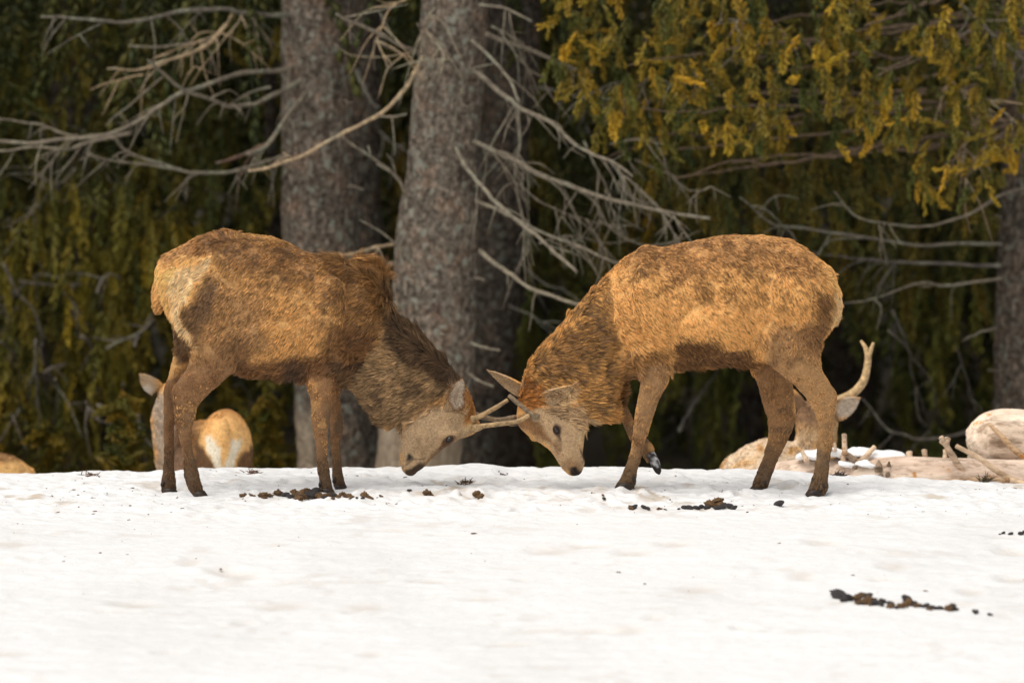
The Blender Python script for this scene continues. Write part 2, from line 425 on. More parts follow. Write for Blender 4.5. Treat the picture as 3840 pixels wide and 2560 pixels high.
def remesh(parts, voxel, smooth_it):
    v, q, t = join(parts)
    me = mesh_np('tmp', v, q, t)
    o = bpy.data.objects.new('tmp', me); COL.objects.link(o)
    md = o.modifiers.new('r', 'REMESH'); md.mode = 'VOXEL'; md.voxel_size = voxel
    ms = o.modifiers.new('s', 'SMOOTH'); ms.factor = 0.5; ms.iterations = smooth_it
    dg = bpy.context.evaluated_depsgraph_get(); dg.update()
    ev = o.evaluated_get(dg); m2 = ev.to_mesh()
    n = len(m2.vertices); co = np.empty(n * 3, np.float32); m2.vertices.foreach_get('co', co)
    nl = len(m2.loops); li = np.empty(nl, np.int32); m2.loops.foreach_get('vertex_index', li)
    tot = np.empty(len(m2.polygons), np.int32); m2.polygons.foreach_get('loop_total', tot)
    ev.to_mesh_clear(); bpy.data.objects.remove(o); bpy.data.meshes.remove(me)
    st = np.concatenate([[0], np.cumsum(tot)[:-1]])
    q4 = li[st[tot == 4][:, None] + np.arange(4)]; q3 = li[st[tot == 3][:, None] + np.arange(3)] if (tot == 3).any() else None
    return co.reshape(-1, 3).astype(float), q4, q3
def vnormals(v, q, t):
    tris = [q[:, [0, 1, 2]], q[:, [0, 2, 3]]] + ([t] if t is not None and len(t) else [])
    T = np.vstack(tris); fn = np.cross(v[T[:, 1]] - v[T[:, 0]], v[T[:, 2]] - v[T[:, 0]])
    N = np.zeros_like(v)
    for k in range(3): np.add.at(N, T[:, k], fn)
    return N / (np.linalg.norm(N, axis=1)[:, None] + 1e-12), T, fn

def ear_mesh(base, tip, width, facing, thick=0.004, cup=0.6, nu=14, nv=11, point=0.55):
    base, tip, facing = (np.asarray(a, float) for a in (base, tip, facing))
    D = tip - base; L = np.linalg.norm(D); D = D / L
    F = facing - (facing @ D) * D; F /= np.linalg.norm(F); Sd = np.cross(D, F)
    u = np.linspace(0, 1, nu); v = np.linspace(-1, 1, nv); U, W = np.meshgrid(u, v, indexing='ij')
    wd = width / 2 * (np.sin(np.clip(U * 0.92 + 0.12, 0, 1) ** 0.85 * math.pi) ** 0.75 * 0.95 + 0.22 * (1 - U))
    wd = np.maximum(wd * (1 - 0.0 * U), 0.001)
    al = W * (1.15 - 0.35 * U)
    P = base + U[..., None] * L * D + (wd * np.sin(al) / np.sin(1.1))[..., None] * Sd + (-(wd * np.cos(al)) * cup + width * 0.15 * np.sin(U * 3.14))[..., None] * F
    inner = P.reshape(-1, 3)
    N = np.cross(np.gradient(P, axis=0), np.gradient(P, axis=1)); N /= np.linalg.norm(N, axis=2)[..., None] + 1e-9
    sgn = np.sign((N * F).sum(-1).mean()); N = N * sgn
    ed = np.minimum(1, np.minimum(1 - np.abs(W), 1 - U) * 5 + 0.15)
    outer = (P - N * thick * 2 * ed[..., None]).reshape(-1, 3)
    i = np.arange(nu - 1)[:, None] * nv; j = np.arange(nv - 1)[None]
    q = np.stack([i + j, i + j + 1, i + nv + j + 1, i + nv + j], -1).reshape(-1, 4)
    n = nu * nv; q2 = q[:, ::-1] + n
    if sgn < 0: q, q2 = q[:, ::-1], q2[:, ::-1]
    bd = list(range(nv)) + [k * nv + nv - 1 for k in range(1, nu)] + list(range((nu - 1) * nv + nv - 2, (nu - 1) * nv - 1, -1)) + [k * nv for k in range(nu - 2, 0, -1)]
    s = np.array([[bd[k], bd[k - 1], bd[k - 1] + n, bd[k] + n] for k in range(len(bd))])
    if sgn < 0: s = s[:, ::-1]
    return (np.vstack([inner, outer]), np.vstack([q, q2, s]), None), D, L

def in_poly(px, py, poly, soft):
    """soft mask of a polygon in photo pixels"""
    p = np.asarray(poly, float); n = len(p)
    ins = np.zeros(len(px), bool); dist = np.full(len(px), 1e9)
    for k in range(n):
        x0, y0 = p[k]; x1, y1 = p[(k + 1) % n]
        c = ((y0 > py) != (y1 > py)) & (px < (x1 - x0) * (py - y0) / (y1 - y0 + 1e-9) + x0); ins ^= c
        t = np.clip(((px - x0) * (x1 - x0) + (py - y0) * (y1 - y0)) / ((x1 - x0) ** 2 + (y1 - y0) ** 2 + 1e-9), 0, 1)
        dist = np.minimum(dist, np.hypot(px - x0 - t * (x1 - x0), py - y0 - t * (y1 - y0)))
    sd_ = np.where(ins, dist, -dist)
    return smooth(-soft, soft, sd_)
def mask(px, py, m):
    k = m[0]
    if k == 'e':      # ellipse cx cy rx ry angle soft
        _, cx, cy, rx, ry, a, sf = m; a = math.radians(a)
        x = (px - cx) * math.cos(a) + (py - cy) * math.sin(a); y = -(px - cx) * math.sin(a) + (py - cy) * math.cos(a)
        d = np.sqrt((x / rx) ** 2 + (y / ry) ** 2); return smooth(1 + sf, 1 - sf, d)
    if k == 'p': return in_poly(px, py, m[1], m[2])
    if k == 'y': return smooth(m[1], m[2], py) * (1 - smooth(1380, 1420, px) * smooth(2275, 2235, px))   # legs only, not the lowered heads
    if k == 'x': return smooth(m[1], m[2], px)

def srgb(r, g, b):
    f = lambda c: ((c / 255 + 0.055) / 1.055) ** 2.4 if c > 10 else c / 255 / 12.92
    return np.array((f(r), f(g), f(b)))

def make_deer(name, label, cat, Y0, lofts, blobs, ears, paints, lens, dirs, base_col, origin, nhair, hair_len=0.0185, voxel=0.006, group=None, mottles=(), hairw=0.00055):
    """lofts: list of dict(r=rings, flow=+1/-1, down=amount, len=scale, n=..)"""
    o_ = np.asarray(origin, float)
    root = thing(name, label, cat, tuple(o_), group)
    parts, FC, FD, FR, FL = [], [], [], [], []
    for L in lofts:
        m, C, T, h, w = ring_loft(L['r'], Y0, L.get('n', 5), expo=L.get('expo', 2.0))
        parts.append(m)
        FC.append(C); d = T * L['flow'] + np.array((0, 0, -L.get('down', 0.0))); FD.append(d / np.linalg.norm(d, axis=1)[:, None])
        FR.append(np.maximum(h, 0.5 * w)); FL.append(np.full(len(C), L.get('len', 1.0)))
    for c_, r_, tl in blobs: parts.append(ellipsoid(c_, r_, tl))
    v, q, t = remesh(parts, voxel, 4)
    ear_parts = []
    for e in ears:
        m, D, Ln = ear_mesh(**e); ear_parts.append(m)
        for s_ in (0.35, 0.7):
            FC.append((np.asarray(e['base']) + D * Ln * s_)[None]); FD.append(D[None]); FR.append(np.array([0.035])); FL.append(np.array([0.22]))
    FC, FD, FR, FL = np.vstack(FC), np.vstack(FD), np.concatenate(FR), np.concatenate(FL)
    N, T3, fn = vnormals(v, q, t)
    v = v + N * (0.0035 * fbm(v, 9, 2, 3) + 0.0016 * fbm(v, 45, 2, 8))[:, None]
    body_bvh = BVHTree.FromPolygons([tuple(p) for p in v], [tuple(int(a) for a in f) for f in q])
    nbody = len(v)
    if ear_parts:
        v2, q2, t2 = join([(v, q, t)] + ear_parts)
        v, q, t = v2, q2, t2
        N, T3, fn = vnormals(v, q, t)
    def colour(P, cr_=0.0):
        px, py = proj(P)
        wx = 14 * fbm(P, 14, 3, 51); wy = 14 * fbm(P, 14, 3, 61)
        px, py = px + wx, py + wy
        c = np.tile(np.asarray(base_col, float), (len(P), 1))
        for m, col, s_ in paints:
            k = (mask(px, py, m) * s_)[:, None]; c = c * (1 - k) + k * np.asarray(col)
        c = c * (1 + 0.11 * fbm(P, 10, 3, 71) + 0.12 * fbm(P, 50, 2, 81))[:, None]
        for m, col, s_, sc, thr in mottles:
            n_ = fbm(P * (1.0, 1.0, 1.4), sc * 0.55, 2, 91) * 0.65 + cr_
            k = (mask(px, py, m) * s_ * smooth(thr, thr + 0.35, n_))[:, None]; c = c * (1 - k) + k * np.asarray(col)
        return np.clip(c, 0.004, 1)
    c_all = colour(v)
    me = mesh_np('body', v - o_, q, t); set_col(me, c_all * 0.8)
    body = obj('body', me, M_SKIN, root)
    # fur
    area = np.linalg.norm(fn, axis=1) / 2; cen = v[T3].mean(1); fnn = fn / (np.linalg.norm(fn, axis=1)[:, None] + 1e-12)
    wgt = area * np.where(fnn[:, 1] < 0.35, 1.0, 0.30)
    idx = rng.choice(len(T3), nhair, p=wgt / wgt.sum())
    r1, r2 = rng.random(nhair), rng.random(nhair); s1 = np.sqrt(r1)
    bc = np.column_stack([1 - s1, s1 * (1 - r2), s1 * r2])
    Pn = (v[T3[idx]] * bc[:, :, None]).sum(1); Nn = (N[T3[idx]] * bc[:, :, None]).sum(1)
    Nn /= np.linalg.norm(Nn, axis=1)[:, None] + 1e-9
    flow = np.empty_like(Pn); ln = np.empty(nhair)
    for s in range(0, nhair, 20000):
        e = slice(s, s + 20000)
        d2 = np.sqrt(((Pn[e, None] - FC[None]) ** 2).sum(-1)) - FR[None]
        k = np.argpartition(d2, 4, axis=1)[:, :4]
        dk = np.take_along_axis(d2, k, 1); w_ = np.exp(-(dk - dk.min(1)[:, None]) / 0.012)
        w_ /= w_.sum(1)[:, None]
        flow[e] = (FD[k] * w_[:, :, None]).sum(1); ln[e] = (FL[k] * w_).sum(1)
    px, py = proj(Pn)
    lift = np.full(nhair, 0.30)
    for m, f in lens: ln = ln * (1 + (f - 1) * mask(px, py, m))
    for m, d, s_, lf in dirs:
        k = (mask(px, py, m) * s_)[:, None]; flow = flow * (1 - k) + k * np.asarray(d, float); lift = lift * (1 - k[:, 0]) + lf * k[:, 0]
    ln = ln * hair_len
    ncl = max(200, nhair // 6)
    kd = KDTree(ncl)
    for a_ in range(ncl): kd.insert(Pn[a_], a_)
    kd.balance()
    cid = np.fromiter((kd.find(p_)[1] for p_ in Pn), int, nhair)
    crand = rng.normal(0, 1, ncl)
    cl = 0.30                                   # clumping: low-frequency swirl of the lay
    jit = np.column_stack([fbm(Pn, 22, 2, 101), fbm(Pn, 22, 2, 111), fbm(Pn, 22, 2, 121)]) * cl + np.column_stack([fbm(Pn, 80, 2, 131), fbm(Pn, 80, 2, 141), fbm(Pn, 80, 2, 151)]) * 0.18
    flow = flow / (np.linalg.norm(flow, axis=1)[:, None] + 1e-9) + jit + rng.normal(0, 0.06, Pn.shape) + rng.normal(0, 0.11, (ncl, 3))[cid]
    tang = flow - (flow * Nn).sum(1)[:, None] * Nn; tang /= np.linalg.norm(tang, axis=1)[:, None] + 1e-9
    ln = ln * (0.75 + 0.5 * rng.random(nhair)) * (1 + 0.45 * fbm(Pn, 26, 2, 161))
    lift = np.clip(lift + 0.22 * fbm(Pn, 35, 2, 171) + rng.normal(0, 0.06, nhair), 0.05, 1.2)
    K = 4; tt = np.linspace(0, 1, K)
    pts = np.empty((nhair, K, 3))
    for k, tv in enumerate(tt):
        pts[:, k] = Pn - Nn * 0.0015 + (tang * (ln * tv)[:, None]) + Nn * (ln * lift * (tv * 1.3 - 0.55 * tv * tv))[:, None]
        pts[:, k, 2] -= ln * 0.10 * tv * tv
    tipc = pts[:ncl, :, :][cid]
    am = (0.0, 0.15, 0.38, 0.58)
    for k in range(1, K): pts[:, k] += (tipc[:, k] - pts[:, k]) * (am[k] * np.clip(ln / 0.02, 0.15, 1))[:, None]
    hc = bpy.data.hair_curves.new('fur_coat'); hc.add_curves([K] * nhair)
    hc.points.foreach_set('position', (pts - o_).astype(np.float32).ravel())
    rad = np.tile(np.array([1.0, 0.95, 0.7, 0.15]) * hairw, (nhair, 1)) * (0.8 + 0.5 * rng.random((nhair, 1)))
    gd = rng.random(nhair); rad[gd < 0.14] *= 1.7; rad[gd > 0.90] *= 1.4
    ra = hc.attributes.get('radius') or hc.attributes.new('radius', 'FLOAT', 'POINT')
    ra.data.foreach_set('value', rad.astype(np.float32).ravel())
    hcol = colour(Pn[:ncl], crand[:] * 0.6)[cid]; own = colour(Pn, 0.5 * crand[cid])
    lk = np.clip(ln / 0.016, 0, 1)[:, None]; hcol = own * (1 - lk) + hcol * lk
    hcol = hcol * np.where(gd < 0.14, 0.46, np.where(gd > 0.90, 1.35, 1.0))[:, None] * (1 + rng.normal(0, 0.16, (nhair, 1))) * (1 + np.clip(crand[cid], -1.8, 1.8)[:, None] * (0.09 + 0.25 * lk))
    st = fbm(Pn * 1.0, 60, 2, 181)             # streaks of darker and paler guard hairs
    hcol = hcol * (1 + 0.15 * st[:, None])
    ca = hc.attributes.new('tint', 'FLOAT_COLOR', 'CURVE')
    cc = np.ones((nhair, 4), np.float32); hm = np.maximum(hcol.max(1), 1e-6)[:, None]; hcol = hcol * np.minimum(1, 0.90 / hm); cc[:, :3] = np.clip(hcol, 0.004, 1); ca.data.foreach_set('color', cc.ravel())
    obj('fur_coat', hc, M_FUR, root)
    return root, body_bvh, o_

def surf(bvh, sx, sy, y0=-1.5, y1=1.5):
    a = S(sx, sy, y0); b = S(sx, sy, y1); d = Vector(b - a).normalized()
    h = bvh.ray_cast(Vector(a), d); return (np.array(h[0]), np.array(h[1])) if h[0] is not None else (None, None)
def add_eye(root, bvh, o_, sx, sy, r, Yc, ang=0.0, sink=0.45):
    p, n = surf(bvh, sx, sy, Yc - 0.5, Yc + 0.5)
    if p is None: return
    vs, q, t = ellipsoid((0, 0, 0), (r * 1.25, r, r * 0.85), 0, 12)
    me = mesh_np('eye', vs, q, t); e = obj('eye', me, M_EYE, root, tuple(p - n * r * sink - o_)); e.rotation_euler = (0, ang, 0)
    # lid: thin dark-brown rim
    an = np.linspace(0, 2 * math.pi, 17)[:-1]
    ring = np.array([(math.cos(a) * r * 1.32, -r * 0.50, math.sin(a) * r * 0.92) for a in an] + [(r * 1.32, -r * 0.50, 0)])
    vs, q, t = tube(ring, [r * 0.2] * 17, 6, 1)
    ml = mesh_np('eyelid', vs, q, t); set_col(ml, np.tile(srgb(70, 50, 38), (len(vs), 1))); obj('eyelid', ml, M_SKIN, e)
def add_antler(root, o_, lines, cols=(168, 138, 98), bend=0.0):
    """lines: list of (points[(sx,sy,Y)], radii_m)"""
    parts = [tube(np.array([S(*p) for p in pts]) - o_, rad, 10, 5, lump=0.05, seed=3) for pts, rad in lines]
    v, q, t = join(parts); me = mesh_np('antler', v, q, t)
    cc = srgb(*cols) * (1 + 0.36 * fbm(v * (.5, 1, 1), 90, 3, 5) - 0.15 * smooth(.1, .6, fbm(v, 25, 2, 6)))[:, None]; set_col(me, np.clip(cc, 0.01, 1)); return obj('antler', me, M_ANT, root)
def add_hoof(root, o_, sx0, sx1, syt, syb, Y, face, lean=0.0):
    """two toes between photo x sx0..sx1, from syt to the sole syb"""
    k = mpp(Y); ps = []
    for s in (-1, 1):
        w = 0.019
        cx = (sx0 + sx1) / 2; hw = (sx1 - sx0) / 2
        fr = [(cx - hw * 0.75, cx + hw * 0.75, 0.0), (cx - hw * 0.9, cx + hw * 0.9, 0.4), (cx - hw, cx + hw, 1.0)]
        rows = []
        for a, b, tv in fr:
            y_ = syt + (syb - syt) * tv; sh = face * tv * hw * 0.35
            A = S(a + sh + lean * tv, y_, Y); B = S(b + sh + lean * tv, y_ , Y); rows.append((A, B))
        vs = []
        for A, B in rows:
            C = (A + B) / 2; h = np.linalg.norm(B - A) / 2
            for m in range(12):
                an = m / 12 * 2 * math.pi
                p = C + np.array((math.cos(an) * h, math.sin(an) * w + s * w * 1.05, 0)); vs.append(p)
        vs = np.array(vs) - o_; q = []
        for r_ in range(2):
            for m in range(12): q.append((r_ * 12 + m, r_ * 12 + (m + 1) % 12, r_ * 12 + 12 + (m + 1) % 12, r_ * 12 + 12 + m))
        vs = np.vstack([vs, vs[:12].mean(0), vs[24:].mean(0)])
        tr = [(36, (m + 1) % 12, m) for m in range(12)] + [(37, 24 + m, 24 + (m + 1) % 12) for m in range(12)]
        ps.append((vs, np.array(q), np.array(tr)))
    for s in (-1, 1):
        bx = sx0 if face > 0 else sx1
        ps.append(tuple(a_ - (o_ if i_ == 0 else 0) if i_ == 0 else a_ for i_, a_ in enumerate(ellipsoid(S(bx + face * 4, syt - 14, Y + s * .016), (.009, .008, .014), .3 * face, 8))))
    v, q, t = join(ps); me = mesh_np('hoof', v, q, t); set_col(me, np.tile(srgb(48, 37, 29), (len(v), 1)) * (1 + 0.3 * fbm(v, 50, 2, 4))[:, None])
    return obj('hoof', me, M_HOOF, root)

# colours (albedo)
TAN = np.array((0.77, 0.415, 0.145)); ORANGE = np.array((0.90, 0.53, 0.20)); CREAM = np.array((0.95, 0.69, 0.38)); DARK = np.array((0.055, 0.032, 0.020))
BROWN = np.array((0.19, 0.088, 0.034)); GREYBROWN = np.array((0.31, 0.17, 0.075)); LEG = np.array((0.29, 0.148, 0.062)); FACE = np.array((0.47, 0.315, 0.175))
RUST = np.array((0.28, 0.115, 0.030)); MUD = np.array((0.080, 0.050, 0.028)); CHAR = np.array((0.028, 0.020, 0.016))

# ---- left stag
Lt = [dict(r=[(585,1015,600,1120,30),(612,962,640,1190,85),(693,916,690,1290,128),(755,886,780,1370,150),(840,872,870,1395,162),(930,878,940,1402,172),(1030,893,1030,1408,182),
              (1120,928,1110,1420,182),(1200,958,1170,1432,168),(1300,980,1235,1440,148),(1395,1028,1310,1440,122),(1446,1100,1350,1420,95)], flow=-1, down=1.05, len=1.0),
      dict(r=[(1330,985,1290,1440,88),(1436,1100,1345,1480,84),(1496,1195,1385,1545,80),(1578,1270,1430,1588,74),(1655,1350,1475,1598,68),(1728,1425,1530,1590,62),(1765,1480,1560,1575,60)], flow=-1, down=0.8, len=1.75),
      dict(r=[(1772,1490,1560,1490,55),(1786,1555,1522,1550,66),(1786,1618,1504,1598,68),(1722,1650,1503,1640,60),(1664,1680,1502,1676,48),(1627,1716,1500,1706,40),(1594,1748,1501,1737,37),(1564,1770,1508,1760,31),(1549,1782,1522,1777,18)], flow=-1, len=0.30, expo=2.3),
      # hind legs
      dict(r=[(900,1120,640,1110,62,-.07),(908,1200,645,1200,70,-.085),(903,1280,672,1260,68,-.095),(888,1375,705,1312,56,-.10),(850,1419,705,1372,44,-.105),(775,1486,662,1430,32,-.11),
              (744,1522,641,1464,27,-.11),(732,1564,651,1530,24,-.11),(721,1612,662,1600,20,-.11),(725,1688,684,1680,17.5,-.11),(738,1748,692,1743,18,-.11),(750,1800,697,1795,21,-.11),(758,1838,705,1826,22,-.11),(762,1860,725,1855,17,-.11)], flow=1, len=0.42),
      dict(r=[(790,1150,640,1150,55,.08),(760,1240,650,1220,52,.09),(738,1330,655,1300,42,.10),(706,1400,636,1392,33,.10),(684,1450,615,1452,27,.10),(667,1505,612,1495,23,.10),(656,1578,613,1578,18.5,.10),
              (653,1646,616,1646,17,.10),(653,1715,615,1715,17.5,.10),(656,1775,608,1775,20,.10),(661,1820,603,1820,22,.10),(660,1845,606,1845,19,.10)], flow=1, len=0.42),
      # front legs
      dict(r=[(1390,1160,1150,1150,52,-.085),(1345,1280,1150,1285,52,-.095),(1268,1375,1152,1365,44,-.10),(1251,1430,1155,1430,37,-.10),(1246,1490,1162,1490,31,-.10),(1240,1543,1168,1543,27,-.10),(1234,1600,1171,1600,25,-.10),
              (1230,1650,1178,1650,20.5,-.10),(1231,1700,1183,1700,18,-.10),(1234,1750,1189,1750,18,-.10),(1242,1805,1196,1805,21,-.10),(1247,1840,1198,1840,21,-.10)], flow=1, len=0.42),
      dict(r=[(1335,1370,1235,1370,40,.08),(1305,1430,1238,1430,34,.085),(1272,1478,1238,1478,29,.09),(1280,1543,1240,1543,25,.09),(1289,1598,1237,1598,25,.09),(1278,1650,1236,1650,20,.09),
              (1281,1715,1241,1715,17.5,.09),(1286,1775,1243,1775,19,.09),(1295,1825,1252,1825,20,.09)], flow=1, len=0.42)]
Lb = [(S(1215, 1190, -0.130), (0.085, 0.060, 0.18), 0.25), (S(1255, 1330, -0.105), (0.085, 0.050, 0.075), 0.5), (S(790, 1150, -0.120), (0.135, 0.070, 0.15), 0.35), (S(830, 1290, -0.125), (0.085, 0.05, 0.12), 0.5), (S(1030, 1270, -0.075), (0.19, 0.135, 0.14), 0.0),
      (S(600, 1090, 0.0), (0.032, 0.035, 0.10), 0.1),
      (S(1696, 1632, -0.050), (0.040, 0.022, 0.026), -0.5), (S(1696, 1632, 0.050), (0.040, 0.022, 0.026), -0.5),
      (S(1590, 1600, -0.035), (0.075, 0.030, 0.060), 0.6), (S(1770, 1590, -0.032), (0.035, 0.022, 0.028), 0.2), (S(1770, 1590, 0.035), (0.03, 0.022, 0.028), 0.2)]
ear_l = [dict(base=S(1708, 1556, -0.095), tip=S(1732, 1418, -0.165), width=0.108, facing=(0.0, -1, -0.05), cup=0.45),
         dict(base=S(1742, 1535, 0.06), tip=S(1752, 1450, 0.17), width=0.070, facing=(0.5, 0.5, 0.3))]
def z1(pts): return [(500 + a / 1.452, 820 + b / 1.452) for a, b in pts]
def z2(pts): return [(1200 + a / 1.6, 920 + b / 1.6) for a, b in pts]
def z3(pts): return [(2150 + a / 1.4255, 820 + b / 1.4255) for a, b in pts]
def z4(pts): return [(1450 + a / 2.94, 1350 + b / 2.94) for a, b in pts]
Lp = [(('p', z1([(340,760),(620,620),(660,860),(400,1100),(380,1500),(140,1500),(150,900)]), 25), LEG, 1.0),
      (('p', z1([(360,330),(720,380),(720,680),(560,820),(330,760)]), 60), GREYBROWN * 1.15, 0.75),
      (('p', z1([(500,80),(1050,180),(1000,330),(700,300),(470,240)]), 30), BROWN * 1.35, 0.65),
      (('e', 1190, 1235, 150, 120, 0, 0.5), TAN * 1.0, 0.8),
      (('p', z1([(1040,200),(1330,240),(1400,480),(1370,720),(1100,760),(1160,560),(1050,420)]), 40), np.array((.30, .15, .055)), 0.75),
      (('p', z1([(1100,560),(1330,620),(1350,800),(1050,810),(1000,770)]), 25), BROWN, 0.8),
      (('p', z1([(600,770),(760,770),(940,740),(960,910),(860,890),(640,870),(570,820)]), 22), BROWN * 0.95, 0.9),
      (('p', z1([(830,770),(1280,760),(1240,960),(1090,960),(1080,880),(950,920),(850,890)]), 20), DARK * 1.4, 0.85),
      # rump
      (('p', z1([(180,170),(430,180),(420,250),(340,420),(280,490),(290,560),(350,690),(300,660),(240,600),(200,530),(130,430),(110,280)]), 10), ORANGE * 1.15, 1.0),
      (('p', z1([(200,340),(280,260),(430,215),(400,270),(300,420),(268,480),(270,560),(345,690),(290,640),(235,590),(222,500),(205,430)]), 9), CREAM, 0.9),
      (('p', z1([(150,200),(330,120),(480,60),(540,130),(430,200),(280,190),(200,250)]), 14), BROWN * 1.35, 0.75),
      (('p', z1([(400,300),(350,420),(275,485),(270,570),(350,690),(390,560),(450,480),(480,340)]), 26), DARK * 1.6, 0.75),
      (('p', z1([(195,530),(240,600),(330,680),(300,760),(230,780),(210,640)]), 12), DARK * 1.2, 0.85),
      # near front leg
      (('p', z1([(940,850),(1100,850),(1170,960),(1170,1500),(980,1500)]), 16), LEG * 1.15, 1.0),
      (('p', z1([(945,750),(1100,750),(1090,850),(945,860)]), 18), BROWN * 0.9, 0.9),
      (('p', z1([(140,870),(250,870),(225,1500),(130,1500)]), 12), BROWN * 0.95, 0.75),
      # neck
      (('p', z2([(400,250),(520,420),(700,600),(880,760),(880,850),(760,900),(480,1080),(330,1100),(200,920),(230,760),(390,600)]), 20), np.array((0.42, 0.27, 0.135)), 0.95),
      (('p', z2([(395,260),(470,380),(600,540),(840,650),(850,820),(720,830),(600,720),(480,700),(400,520)]), 16), DARK * 1.1, 0.85),
      (('p', z2([(860,830),(950,930),(935,1060),(870,1060),(880,950)]), 8), RUST * 1.3, 0.95),
      # face
      (('p', z4([(130,720),(480,520),(700,450),(880,560),(880,700),(1010,760),(960,830),(700,960),(380,1200),(250,1300),(130,1200),(140,900)]), 16), FACE, 1.0),
      (('p', z4([(480,1050),(600,900),(760,880),(560,1040),(400,1190)]), 8), BROWN * 0.9, 0.7),
      (('e', 1674, 1634, 40, 22, -35, 0.5), FACE * 1.25, 0.7), (('e', 1683, 1649, 25, 15, -30, 0.4), DARK * 1.2, 0.9), (('e', 1658, 1668, 16, 5, -35, .5), DARK * 1.5, .8),
      (('e', 1525, 1724, 13, 18, 25, 0.4), CHAR, 1.0), (('e', 1530, 1742, 10, 14, 20, 0.5), FACE * 1.1, .6), (('p', z4([(190,1240),(300,1180),(400,1150),(370,1210),(300,1310),(200,1300)]), 7), DARK * 0.8, 0.95),
      (('e', 1768, 1604, 30, 10, -30, 0.5), CREAM * 0.75, 0.6),
      (('p', z4([(850,210),(760,225),(690,320),(660,400),(700,520),(760,590),(850,560),(880,400),(870,260)]), 5), BROWN * 1.2, 0.9), (('p', z4([(835,250),(770,270),(700,350),(690,420),(730,510),(780,560),(830,500),(852,400),(848,290)]), 5), np.array((0.60, 0.48, 0.36)), 0.95), (('p', z4([(800,290),(740,330),(715,420),(760,470),(800,400)]), 7), GREYBROWN * 0.8, 0.6),
      (('p', z4([(150,1190),(235,1110),(330,1120),(420,1090),(420,1105),(330,1140),(240,1130),(160,1220)]), 2), DARK * 1.5, 0.6),
      (('p', z4([(620,900),(740,820),(760,840),(700,930),(560,1010),(600,930)]), 5), BROWN * .9, 0.5),
      (('p', z1([(690,590),(735,600),(745,650),(640,760),(570,830),(550,800),(650,700)]), 12), DARK * 1.6, 0.2),  # flank fold: crease shading painted into the coat colour
      (('y', 1560, 1840), MUD, 0.9), ]
Lmot = [(('p', z1([(360,60),(1100,150),(1400,300),(1400,700),(1050,700),(900,420),(500,320)]), 30), DARK * 1.4, 0.75, 60, 0.15),
        (('y', 1440, 1600), MUD * 1.6, 0.8, 30, 0.0), (('p', z1([(140,640),(700,640),(400,1500),(140,1500)]), 20), BROWN * .8, .5, 40, .2), (('p', z1([(200,900),(420,900),(380,1500),(420,1300),(260,1300)]), 12), TAN * 0.85, .6, 30, .3), (('p', z1([(940,880),(1010,880),(1080,1300),(1000,1300)]), 10), TAN * .9, .55, 30, .1),  # tan flecks along the legs' rear edges paint in their lit side
        (('e', 1190, 1230, 200, 160, 0, 0.5), BROWN, 0.3, 26, 0.45),
        (('p', z2([(230,700),(850,760),(760,900),(480,1080),(330,1100)]), 15), DARK * 1.3, 0.85, 50, 0.05),
        (('e', 1600, 1660, 120, 120, 0, 0.3), BROWN, 0.15, 60, 0.2)]
Ll = [(('p', z1([(1080,160),(1300,170),(1460,350),(1400,480),(1280,330),(1080,260)]), 16), 4.0), (('p', z2([(380,250),(600,500),(860,640),(900,860),(760,800),(420,480)]), 14), 1.9),
      (('e', 850, 885, 60, 25, 0, 0.4), 1.7), (('p', z1([(560,800),(960,840),(960,920),(640,900)]), 14), 2.0), (('y', 1780, 1830), 1.3),
      (('p', z1([(110,180),(420,160),(340,620),(190,600)]), 14), 1.45), (('p', z2([(830,800),(960,900),(940,1060),(870,1060)]), 8), 2.0)]
Ld = [(('p', z1([(1150,150),(1460,250),(1440,460),(1290,330),(1150,250)]), 12), (0.75, -0.1, 0.7), 0.85, 0.7), (('e', 850, 885, 60, 25, 0, 0.4), (0.1, 0, 1), 0.8, 0.6),
      (('p', z2([(420,350),(860,660),(880,820),(700,700),(420,480)]), 12), (0.25, -0.1, 1), 0.7, 0.45), (('p', z1([(560,800),(960,840),(960,920),(640,900)]), 14), (-0.2, 0, -1), 0.7, 0.35),
      (('p', z1([(190,190),(430,200),(340,620),(200,560)]), 10), (-0.75, -0.2, -0.65), 0.8, 0.25)]
oL = S(1000, 1850, 0.0)
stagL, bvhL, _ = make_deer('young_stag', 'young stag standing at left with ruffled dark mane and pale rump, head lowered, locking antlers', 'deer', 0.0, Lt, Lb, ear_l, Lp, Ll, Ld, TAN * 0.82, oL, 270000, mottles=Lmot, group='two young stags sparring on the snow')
add_eye(stagL, bvhL, oL, 1685, 1649, 0.0135, 0.0, R(-35))
add_antler(stagL, oL, [([(1775, 1604, -.055), (1791, 1602, -.065), (1817, 1596, -.085), (1858, 1591, -.10), (1899, 1586, -.115), (1943, 1578, -.12), (1984, 1556, -.13)], [.020, .0165, .0115, .0105, .0105, .0095, .0085]),
                       ([(1772, 1572, -.055), (1790, 1565, -.065), (1820, 1549, -.075), (1860, 1527, -.08), (1904, 1499, -.085)], [.018, .0125, .0105, .010, .0085])])
add_antler(stagL, oL, [([(1770, 1560, .04), (1785, 1555, .045), (1820, 1565, .05), (1870, 1573, .055), (1925, 1564, .055), (1965, 1560, .05)], [.018, .014, .0105, .010, .010, .009])], (130, 108, 82))
add_hoof(stagL, oL, 722, 772, 1840, 1874, -.11, 1, 6); add_hoof(stagL, oL, 606, 662, 1828, 1860, .10, 1)
add_hoof(stagL, oL, 1198, 1250, 1828, 1854, -.10, 1); add_hoof(stagL, oL, 1250, 1298, 1814, 1838, .09, 1)

